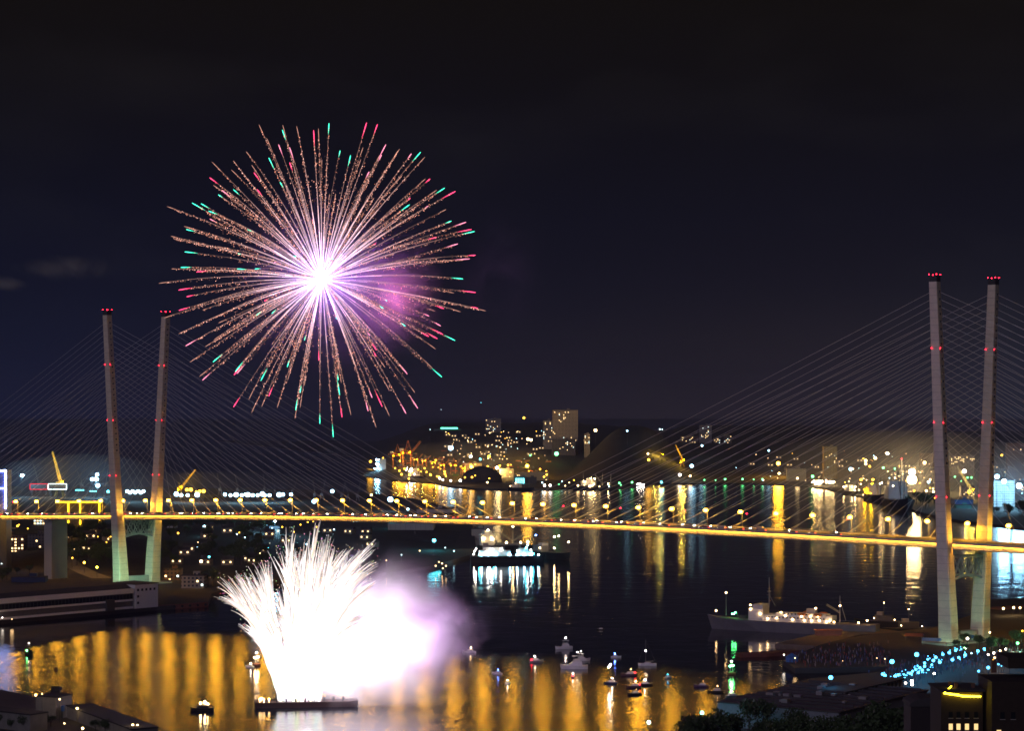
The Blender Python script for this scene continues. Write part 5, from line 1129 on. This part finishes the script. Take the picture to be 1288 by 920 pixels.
t = thing('round_tent', 'small blue round tent at the tip of the crowded quay', 'tent', gnd(996, 833, 3)); b = MB(); b.loft([[(r_ * math.cos(a), r_ * math.sin(a), z) for a in [2 * math.pi * q / 12 for q in range(12)]] for r_, z in ((3.5, 0), (3.5, 2.4), (4, 2.5), (.4, 4.8))]); b.build('canvas', bluep, t); MB().tube((0, 0, 4.7), (0, 0, 6), .06).build('pole', steel, t)
for i, (px, py, m_, lb) in enumerate(((1214, 808, bluep, 'blue marquee just right of the near pylon base'), (1172, 812, bluep, 'blue marquee left of the near pylon base'), (1150, 806, rust, 'red roofed stall on the quay left of the blue marquees'))):
    t = thing('marquee', lb, 'marquee', gnd(px, py, 3), R(-20)); b = MB()
    for x in (-5, 5):
        for y in (-2.5, 2.5): b.tube((x, y, 0), (x, y, 2.6), .07, None, 4)
    b.build('frame', greysteel, t); b = MB(); b.loft([[(x, -3, 2.6), (x, 3, 2.6), (x, 0, 4.3)] for x in (-5.5, 5.5)]); b.build('canopy', m_, t)
# the crowd: one mass of standing people
cm = [mat('clothes_dark', (.06, .06, .09), .9), mat('clothes_pale', (.25, .22, .24), .9), mat('clothes_red', (.30, .06, .06), .9), mat('clothes_blue', (.08, .12, .30), .9)]
cb = MB(); cr_ = random.Random(3)
def person_into(b, p, h, a):
    prof = [(.10, 0), (.15, .1), (.16, .45), (.19, .52), (.20, .62), (.24, .78), (.21, .84), (.07, .87), (.06, .89), (.10, .92), (.11, .96), (.06, 1.0)]
    b.loft([[(p.x + r_ * h / 1.7 * math.cos(q) * (1.15 if z < .86 else 1), p.y + r_ * h / 1.7 * math.sin(q) * (.8 if z < .86 else 1), p.z + z * h) for q in [a + 2 * math.pi * k / 5 for k in range(5)]] for r_, z in prof])
nP = 0
while nP < 900:
    z_ = cr_.random()
    if z_ < .45: px, py = cr_.uniform(992, 1120), cr_.gauss(828, 9)
    else:
        px = cr_.uniform(1112, 1286); py = 850 - (px - 1112) * .16 + cr_.gauss(0, 7)
    p = gnd(px, py, 3.)
    if not inside(right_poly, p.x, p.y): continue
    p.z = hnear(p.x, p.y); cb.mi = cr_.choice([0, 0, 1, 2, 3]); person_into(cb, p, cr_.uniform(1.5, 1.85), cr_.random() * 6); nP += 1
o = cb.build('crowd', cm); tag(o, 'dense crowd of people watching from the right bank embankment', 'crowd', kind='stuff')
cy_pts = [(1167, 831), (1177, 829), (1186, 825), (1194, 823), (1202, 820), (1209, 818), (1198, 832), (1206, 829), (1214, 826), (1230, 821), (1238, 818), (1172, 838), (1163, 840), (1157, 842), (1152, 844), (1148, 846), (1142, 848), (1137, 850), (1130, 851), (1126, 853), (1120, 856), (1113, 852), (1110, 850), (1160, 845), (1167, 844), (1155, 848), (1145, 849), (1138, 855), (1118, 860), (1182, 835), (1256, 837), (1262, 838), (1270, 833), (1243, 842), (1278, 829), (1286, 825), (1231, 846), (1174, 833), (1154, 839), (1163, 836)]
many([(x, y, 'cyan', cr_.choice([.55, .7, .85, 1.0])) for x, y in cy_pts], 'cyan lamp in the cluster lighting the crowded embankment', 'cyan lamps of the crowded embankment', h=7, name='embankment_lamp')
many([(x + cr_.uniform(-3, 3), y + cr_.uniform(-4, 4), 'cyan', cr_.uniform(.22, .4)) for x, y in cy_pts[:32] for _ in range(2)], 'tiny cyan light low among the crowd on the embankment', 'tiny cyan lights among the crowd', h=3, name='lantern')
many([(1122, 835, 'cyan', 1.35), (1153, 826, 'cyan', 1.35), (1045, 855, 'cyan', 1.2)], 'large cyan flood lamp on a mast over the dark quay', 'large cyan flood lamps on the quay', h=16, name='floodlight_mast')
many([(1250, 823, 'white', .7), (1243, 825, 'white', .6), (1256, 826, 'warm', .6), (1251, 829, 'dim', .7), (1249, 832, 'amber', .5), (1265, 818, 'white', .6), (1258, 820, 'warm', .6), (1130, 863, 'white', .75), (1139, 861, 'white', .65), (1147, 859, 'white', .9), (1147, 863, 'white', .8), (1175, 849, 'white', .65), (1217, 805, 'white', .9), (1245, 797, 'warm', .6), (1222, 823, 'cool', .4)], 'white lamp along the embankment road', 'white lamps of the embankment road', h=7, name='embankment_lamp')
mast(1280, 811, 'green', 1.0, 6, label='yellow-green lamp lighting trees at the right edge')
many([(1262, 767, 'warm', .9), (1275, 766, 'warm', .9), (1283, 766, 'warm', .8), (1286, 795, 'amber', .6)], 'warm lamp on the reddish quay right of the near pylon', 'warm lamps on the reddish quay', h=5)
many([(1000, 829, 'dim', .4), (986, 828, 'white', .4), (1103, 829, 'dim', .3), (1113, 830, 'dim', .4), (1060, 838, 'dim', .25)], 'small lamp on the crowded quay', 'small lamps on the crowded quay', h=4)
o = ribbon('quay_deck', [(1246, 772), (1300, 768)], 16, 3.4, mat('red_quay', (.28, .12, .07), .85)); tag(o, 'reddish lit quay right of the near pylon', 'quay')
many([(816, 911, 'cool', .85)], 'single cool white street lamp at the bottom edge left of the trees', None, h=20, d=965)
mast(883, 899, 'teal', .9, d=955, label='upper of the two teal lamps among the trees at the near warehouse corner')
mast(881, 912, 'teal', .7, d=935, label='lower of the two teal lamps among the trees at the near warehouse corner')
# warehouse at the bottom right
p0, p1 = at(902, 892, 975), at(1020, 861, 1050); 
wh = thing('warehouse', 'large flat roofed warehouse with a pale end wall at the bottom right waterfront', 'warehouse', (p0.x, p0.y, 2.5), math.atan2(p1.y - p0.y, p1.x - p0.x)); Lw = (p1 - p0).length
MB().box((Lw / 2, -30, 5.5), (Lw, 60, 11)).build('wall', mat('warehouse_pale', (.22, .23, .27), .8), wh)
MB().box((Lw / 2, -30, 11.2), (Lw + 1.5, 61.5, .5)).build('roof', mat('warehouse_roof', (.07, .06, .06), .85, var=.5, scale=.06), wh)
b = MB()
for k in range(9): b.box((6 + k * Lw / 9, -30, 11.9), (.5, 58, .9))
b.build('roof_ridge', roofm, wh)
for k in range(5): MB().box((12 + k * Lw / 5.4, -28 + (k % 2) * 8, 12.4), (3, 3, 1.8)).build('roof_vent', greysteel, wh)
p0, p1 = at(1062, 884, 1000), at(1120, 866, 1040)
ar = thing('arcade_building', 'long building with a row of white columns facing the embankment lamps', 'building', (p0.x, p0.y, 2.5), math.atan2(p1.y - p0.y, p1.x - p0.x)); La = (p1 - p0).length + 14
MB().box((La / 2, 7, 6), (La, 12, 12)).build('wall', mat('arcade_wall', (.12, .14, .15), .8), ar); MB().box((La / 2, 6, 12.3), (La + 1, 15, .7)).build('roof', roofm, ar)
for k in range(15): MB().box((1 + k * (La - 2) / 14, .2, 6), (.9, .9, 12)).build('column', white, ar)
# brick building at the bottom right corner
d0 = 620
def nb(px, py, d=d0): return at(px, py, d)
x0, x1 = nb(1187, 0).x, nb(1233, 0).x; zr = nb(0, 872).z
br = thing('brick_block', 'dark brick building with a glowing yellow light strip under its eaves at the bottom right', 'building', ((x0 + x1) / 2, d0 + 8, 30))
MB().box((0, 0, (zr - 30) / 2), (x1 - x0 + 1.5, 16, zr - 30)).build('wall', mat('dark_brick', (.035, .022, .015), .85, var=.4, scale=.8), br)
MB().box((0, 0, zr - 30 + .5), (x1 - x0 + 2.6, 17.4, .5)).build('roof', roofm, br)
b = MB(); b.path([(-(x1 - x0) / 2, -8.5, zr - 30 - .1), (-.8, -8.5, zr - 30 - .7), (0, -8.5, zr - 30 - .95), ((x1 - x0) / 2, -8.5, zr - 30 - 1.05)], .28, 6); b.path([(-(x1 - x0) / 2, -8.5, zr - 30 - .1), (-(x1 - x0) / 2 + 3.2, -3, zr - 30 + 1.2)], .15, 5); b.build('light_strip', emis('yellow_neon', (1, .74, .02), 16), br)
wn_ = [(-3.2, 0), (-1.0, 1), (1.4, 1), (4.0, 1)]
for x, litw in wn_:
    for j, zz in enumerate((-6.3, -9.7)):
        MB().box((x, -8.05, zr - 30 + zz), (1.1, .12, 1.7)).build('window', E['winnear'] if (j == 1) else glassd, br)
        MB().box((x, -8.15, zr - 30 + zz - 1.0), (1.4, .3, .14)).build('sill', concrete, br)
tw = thing('brick_tower', 'dark stepped brick block rising right of the yellow light strip at the right edge', 'building', (nb(1282, 0, 610).x, 622, 28)); zt = nb(0, 842, 610).z
MB().box((2, 0, (zt - 38) / 2 + 2), (18, 18, zt - 30)).build('wall', mat('dark_brick', (.035, .022, .015), .85), tw); MB().box((4, 0, zt - 27), (12, 14, 3)).build('roof_storey', mat('dark_brick', (.035, .022, .015), .85), tw); MB().box((-5.8, -6, zt - 28), (1.3, 1.3, 3.5)).build('chimney', brick, tw)
for x, zz, l in ((-5, -18.5, 1), (8, -18.5, 1), (-4, -13.5, 0), (-1, -13.5, 0), (5, -13, 0), (8, -13, 0)):
    MB().box((x, -9.06, zt - 28 + zz), (1.2 if l < 2 else .4, .12, 1.9)).build('window', E['winnear'] if l == 1 else (E['yellow'] if l == 2 else glassd), tw)
    MB().box((x, -9.15, zt - 28 + zz - 1.1), (1.5, .3, .14)).build('sill', concrete, tw)
t = thing('round_roof_house', 'dark house with a shallow curved roof left of the yellow light strip', 'building', (nb(1170, 0, 660).x, 668, 25)); zt = nb(0, 874, 660).z
MB().box((0, 0, (zt - 29) / 2), (11, 12, zt - 29)).build('wall', mat('plum_wall', (.03, .022, .024), .8), t)
b = MB(); b.loft([[(6 * math.cos(q), y, zt - 29 + 2.6 * math.sin(q)) for q in [math.pi * k / 8 for k in range(9)]] for y in (-6.4, 6.4)]); b.build('roof', roofm, t)
# ================================================================== bottom left quay
def nbox(name, label, cat, pa, da, pb, db, ztop, depth, m, roof=mat('tar_roof', (.022, .02, .022), .9)):
    a, b_ = at(pa, 0, da), at(pb, 0, db); v_ = Vector((b_.x - a.x, b_.y - a.y, 0)); t = thing(name, label, cat, (a.x, a.y, 2.5), math.atan2(v_.y, v_.x)); L__ = v_.length
    MB().box((L__ / 2, depth / 2, (ztop - 2.5) / 2), (L__, depth, ztop - 2.5)).build('wall', m, t); MB().box((L__ / 2, depth / 2, ztop - 2.3), (L__ + .8, depth + .8, .5)).build('roof', roof, t); return t
shedw = mat('shed_grey', (.20, .19, .175), .85, var=.3, scale=.3)
nbox('quay_shed', 'grey quay shed cut by the left edge at the bottom', 'shed', -30, 975, 38, 955, 10.5, 10, shedw)
nbox('quay_shed', 'grey quay shed with a tall end wall at the foot of the dark quay crane', 'shed', 45, 1000, 70, 995, 13, 12, shedw)
nbox('quay_shed', 'long low grey quay shed right of the dark quay crane', 'shed', 84, 1000, 165, 925, 8.5, 12, shedw)
c_ = at(79, 893, 1005); t = thing('tank_container', 'blue box container raised at the foot of the dark quay crane', 'container', (c_.x, 1000, 2.5)); MB().box((0, 0, 5.0), (3.4, 3, 2.6)).build('box', bluep, t); MB().box((0, 0, 1.85), (2.6, 2.4, 3.7)).build('stand', steel, t)
base = at(66, 884, 1010); cr = thing('quay_crane', 'dark portal crane with an upright jib at the bottom left quay', 'crane', (base.x, 1018, 3)); b = MB(); Hc = at(0, 822, 1018).z - 3
for x in (-1, 1):
    for y in (-1, 1): b.tube((x * 2.6, y * 2.6, 0), (x * 1.4, y * 1.4, 9), .3, None, 5)
b.box((0, 0, 9), (4, 4, .6)); b.build('portal', black, cr); b = MB(); b.box((0, 0, 11), (4.2, 3, 3)); b.build('machine_house', black, cr); MB().box((2.6, -1.2, 11.4), (1.4, 1.4, 1.8)).build('cab', navy, cr)
b = MB(); b.lattice((.6, 0, 12), (-1.2, 0, Hc), 1.3, .09, 11, .6); b.build('jib', black, cr); b = MB(); b.box((.2, 0, Hc * .72), (1.4, 1.2, 2.2)); b.tube((-1.2, 0, Hc), (1.6, 0, Hc * .6), .05, None, 3); b.build('hoist', black, cr)
for px, py, r_, lb in ((45, 876, .55, 'warm lamp left of the dark quay crane legs'), (36, 899, .6, 'warm lamp pair above the left quay shed'), (29, 900, .4, 'smaller warm lamp left of the lamp pair at the bottom left'), (75, 881, .38, 'white lamp at the right foot of the dark quay crane'), (97, 893, .6, 'warm lamp at the near end of the long low quay shed'), (104, 918, .6, 'warm lamp at the bottom edge in front of the long low quay shed'), (167, 914, .6, 'warm lamp at the far right end of the bottom left quay'), (173, 914, .5, 'white lamp beside the warm lamp at the quay end'), (81, 913, .35, 'small white lamp below the blue box container'), (53, 874, .3, 'small orange lamp at the dark quay crane')):
    mast(px, py, 'warm', r_, d={36: 965, 29: 968, 104: 930, 81: 960}.get(px, 985 if px < 100 else 935), label=lb)
# ================================================================== trees
def tree_mesh(h, r, n, seed):
    q = random.Random(seed); tb = MB(); tb.tube((0, 0, 0), (.1, 0, h * .45), h * .03, h * .018, 6); limbs = []
    for k in range(6):
        a = q.random() * 6.28; e = Vector((math.cos(a) * r * .6, math.sin(a) * r * .6, h * q.uniform(.55, .85))); tb.tube((.1, 0, h * q.uniform(.25, .45)), e, h * .012, h * .004, 4); limbs.append(e)
    limbs += [Vector((q.uniform(-.3, .3) * r, q.uniform(-.3, .3) * r, h * q.uniform(.7, .95))) for _ in range(3)]
    cbm = MB()
    for _ in range(n):
        c = q.choice(limbs); d = Vector((q.gauss(0, 1), q.gauss(0, 1), q.gauss(0, .8))); d = d.normalized() * r * .48 * q.random() ** .4; p = c + d; s = r * q.uniform(.06, .13)
        u = Vector((q.gauss(0, 1), q.gauss(0, 1), q.gauss(0, 1))).normalized(); w_ = u.cross(Vector((q.gauss(0, 1), q.gauss(0, 1), q.gauss(0, 1)))).normalized()
        cbm.add([p - u * s, p + w_ * s * .7, p + u * s, p - w_ * s * .7], [(0, 1, 2, 3)])
    return tb, cbm
tprot = []
for s in range(4):
    tb, cbm = tree_mesh(13, 6, 650, s); o = tb.build('tree', bark); cbm.build('crown', leafm, o); o['category'] = 'tree'; tprot.append(o)
def plant(px, py, d=None, sc=1., label='', group=None, lift=0):
    i = rnd.randrange(4); o = tprot[i]
    if d is None: g = on_ground(px, py, 0.5)
    else: x = at(px, 0, d).x; g = Vector((x, d, height(x, d)))
    if 'label' in o.keys(): o = dup(o)
    o.location = g - Vector((0, 0, .2)); o.rotation_euler = (0, 0, rnd.random() * 6.28); s = sc * rnd.uniform(.8, 1.2); o.scale = (s, s, s * rnd.uniform(.9, 1.15)); tag(o, label, 'tree', group); return o
tr = random.Random(9)
for i in range(46): plant(0, 0, None, 1, '', None) if False else plant(tr.uniform(84, 148), 0, tr.uniform(1960, 2330), 1.05, 'dark leafy tree on the slope under the bridge left of the left pylon', 'trees on the slope left of the left pylon')
for i in range(60): plant(tr.uniform(206, 345), 0, tr.uniform(1950, 2650), 1.0, 'dark leafy tree on the slope behind the firework fountain', 'trees on the slope behind the fountain')
for i in range(8): plant(tr.uniform(-5, 66), 0, tr.uniform(1800, 1900), .6, 'dark leafy tree between the left bank blocks and the sea terminal', 'trees behind the sea terminal')
for px, d in ((262, 1760), (268, 1750), (258, 1765)): plant(px, 0, d, .9, 'green lit tree beside the beige house', 'green lit trees by the beige house')
for i in range(34): px = tr.uniform(858, 1180); plant(px, 0, tr.uniform(800, 880) if px < 940 else tr.uniform(780, 940), 1.0, 'dark leafy tree at the bottom edge in front of the warehouse', 'trees along the bottom right edge')
for px, d in ((868, 905), (880, 925), (893, 920), (905, 915), (915, 935), (942, 945), (958, 940), (925, 925)): plant(px, 0, d, 1.1, 'dark tree against the pale end wall of the near warehouse', 'trees at the near warehouse wall')
for i in range(14): plant(tr.uniform(1200, 1290), 0, tr.uniform(1270, 1330), .55, 'small tree on the embankment right of the near pylon', 'small trees on the embankment')
for i in range(16): plant(tr.uniform(1128, 1182), 0, tr.uniform(3150, 3420), 1.2, 'dark round tree on the far right shore left of the near pylon', 'trees on the far right shore')
for i in range(10): plant(tr.uniform(1248, 1290), 0, tr.uniform(2900, 3050), 1.2, 'dark tree in front of the blue-white frame building', 'trees before the frame building')
for px, d in ((4, 968), (16, 962), (50, 975), (58, 968), (64, 972), (175, 930), (120, 958), (132, 950), (30, 958)): plant(px, 0, d, .45, 'small dark tree beside the grey quay sheds at the bottom left', 'small trees at the bottom left quay')
# amber lit road and bank below the pier
o = MB(); P = [at(78, 716, 2010), at(92, 727, 1960), (at(110, 734, 1900)), at(128, 741, 1840)]; rings = []
for i, p in enumerate(P): 
    z = height(p.x, p.y) + .35; rings.append([(p.x - 9, p.y, z), (p.x + 9, p.y, z)])
o.loft(rings, close=False, caps=False); o = o.build('road', mat('pale_road', (.22, .20, .17), .9)); struct(o)

for px, dd, s in ((1135, 700, 1.1), (1150, 690, 1.2), (1165, 640, 1.0), (1182, 590, .8), (1240, 585, .7), (1252, 592, .8), (1275, 590, .9), (1288, 586, 1.), (1120, 760, 1.1), (1105, 780, 1.0), (1200, 585, .5), (1222, 588, .5)):
    plant(px, 0, dd, s * 1.25, 'dark tree around the brick buildings at the bottom right corner', 'trees around the bottom right brick buildings')

q_ = random.Random(4)
for k in range(10):
    MB().box((q_.uniform(8, Lw - 8), q_.uniform(-55, -6), 12.1), (q_.uniform(1, 3), q_.uniform(1, 4), q_.uniform(.8, 1.6))).build('roof_hatch', greysteel, wh)
for par, w_, h_ in ((br, x1 - x0, zr - 30),):
    for k in range(4): MB().box((q_.uniform(-w_ / 2 + 1, w_ / 2 - 1), q_.uniform(-5, 5), h_ + 1.4), (.9, .9, 1.4)).build('chimney', brick, par)
    MB().tube((1.5, 2, h_ + .6), (1.5, 2, h_ + 4.2), .05, .03, 5).build('aerial', steel, par)

hq = random.Random(17); rot_ = 0
for i in range(26):
    px, py = (hq.uniform(84, 140), hq.uniform(668, 700)) if i < 7 else ((hq.uniform(212, 345), hq.uniform(664, 712)) if i < 20 else (hq.uniform(360, 470), hq.uniform(662, 690)))
    o = dup(hp); o.location = on_ground(px, py, 1.); o.rotation_euler.z = hq.uniform(-.7, .7); o.scale = (.9, .9, .9)
    tag(o, 'small pitched roof house with lit windows among the dark trees of the left bank', 'house', 'houses among the left bank trees')
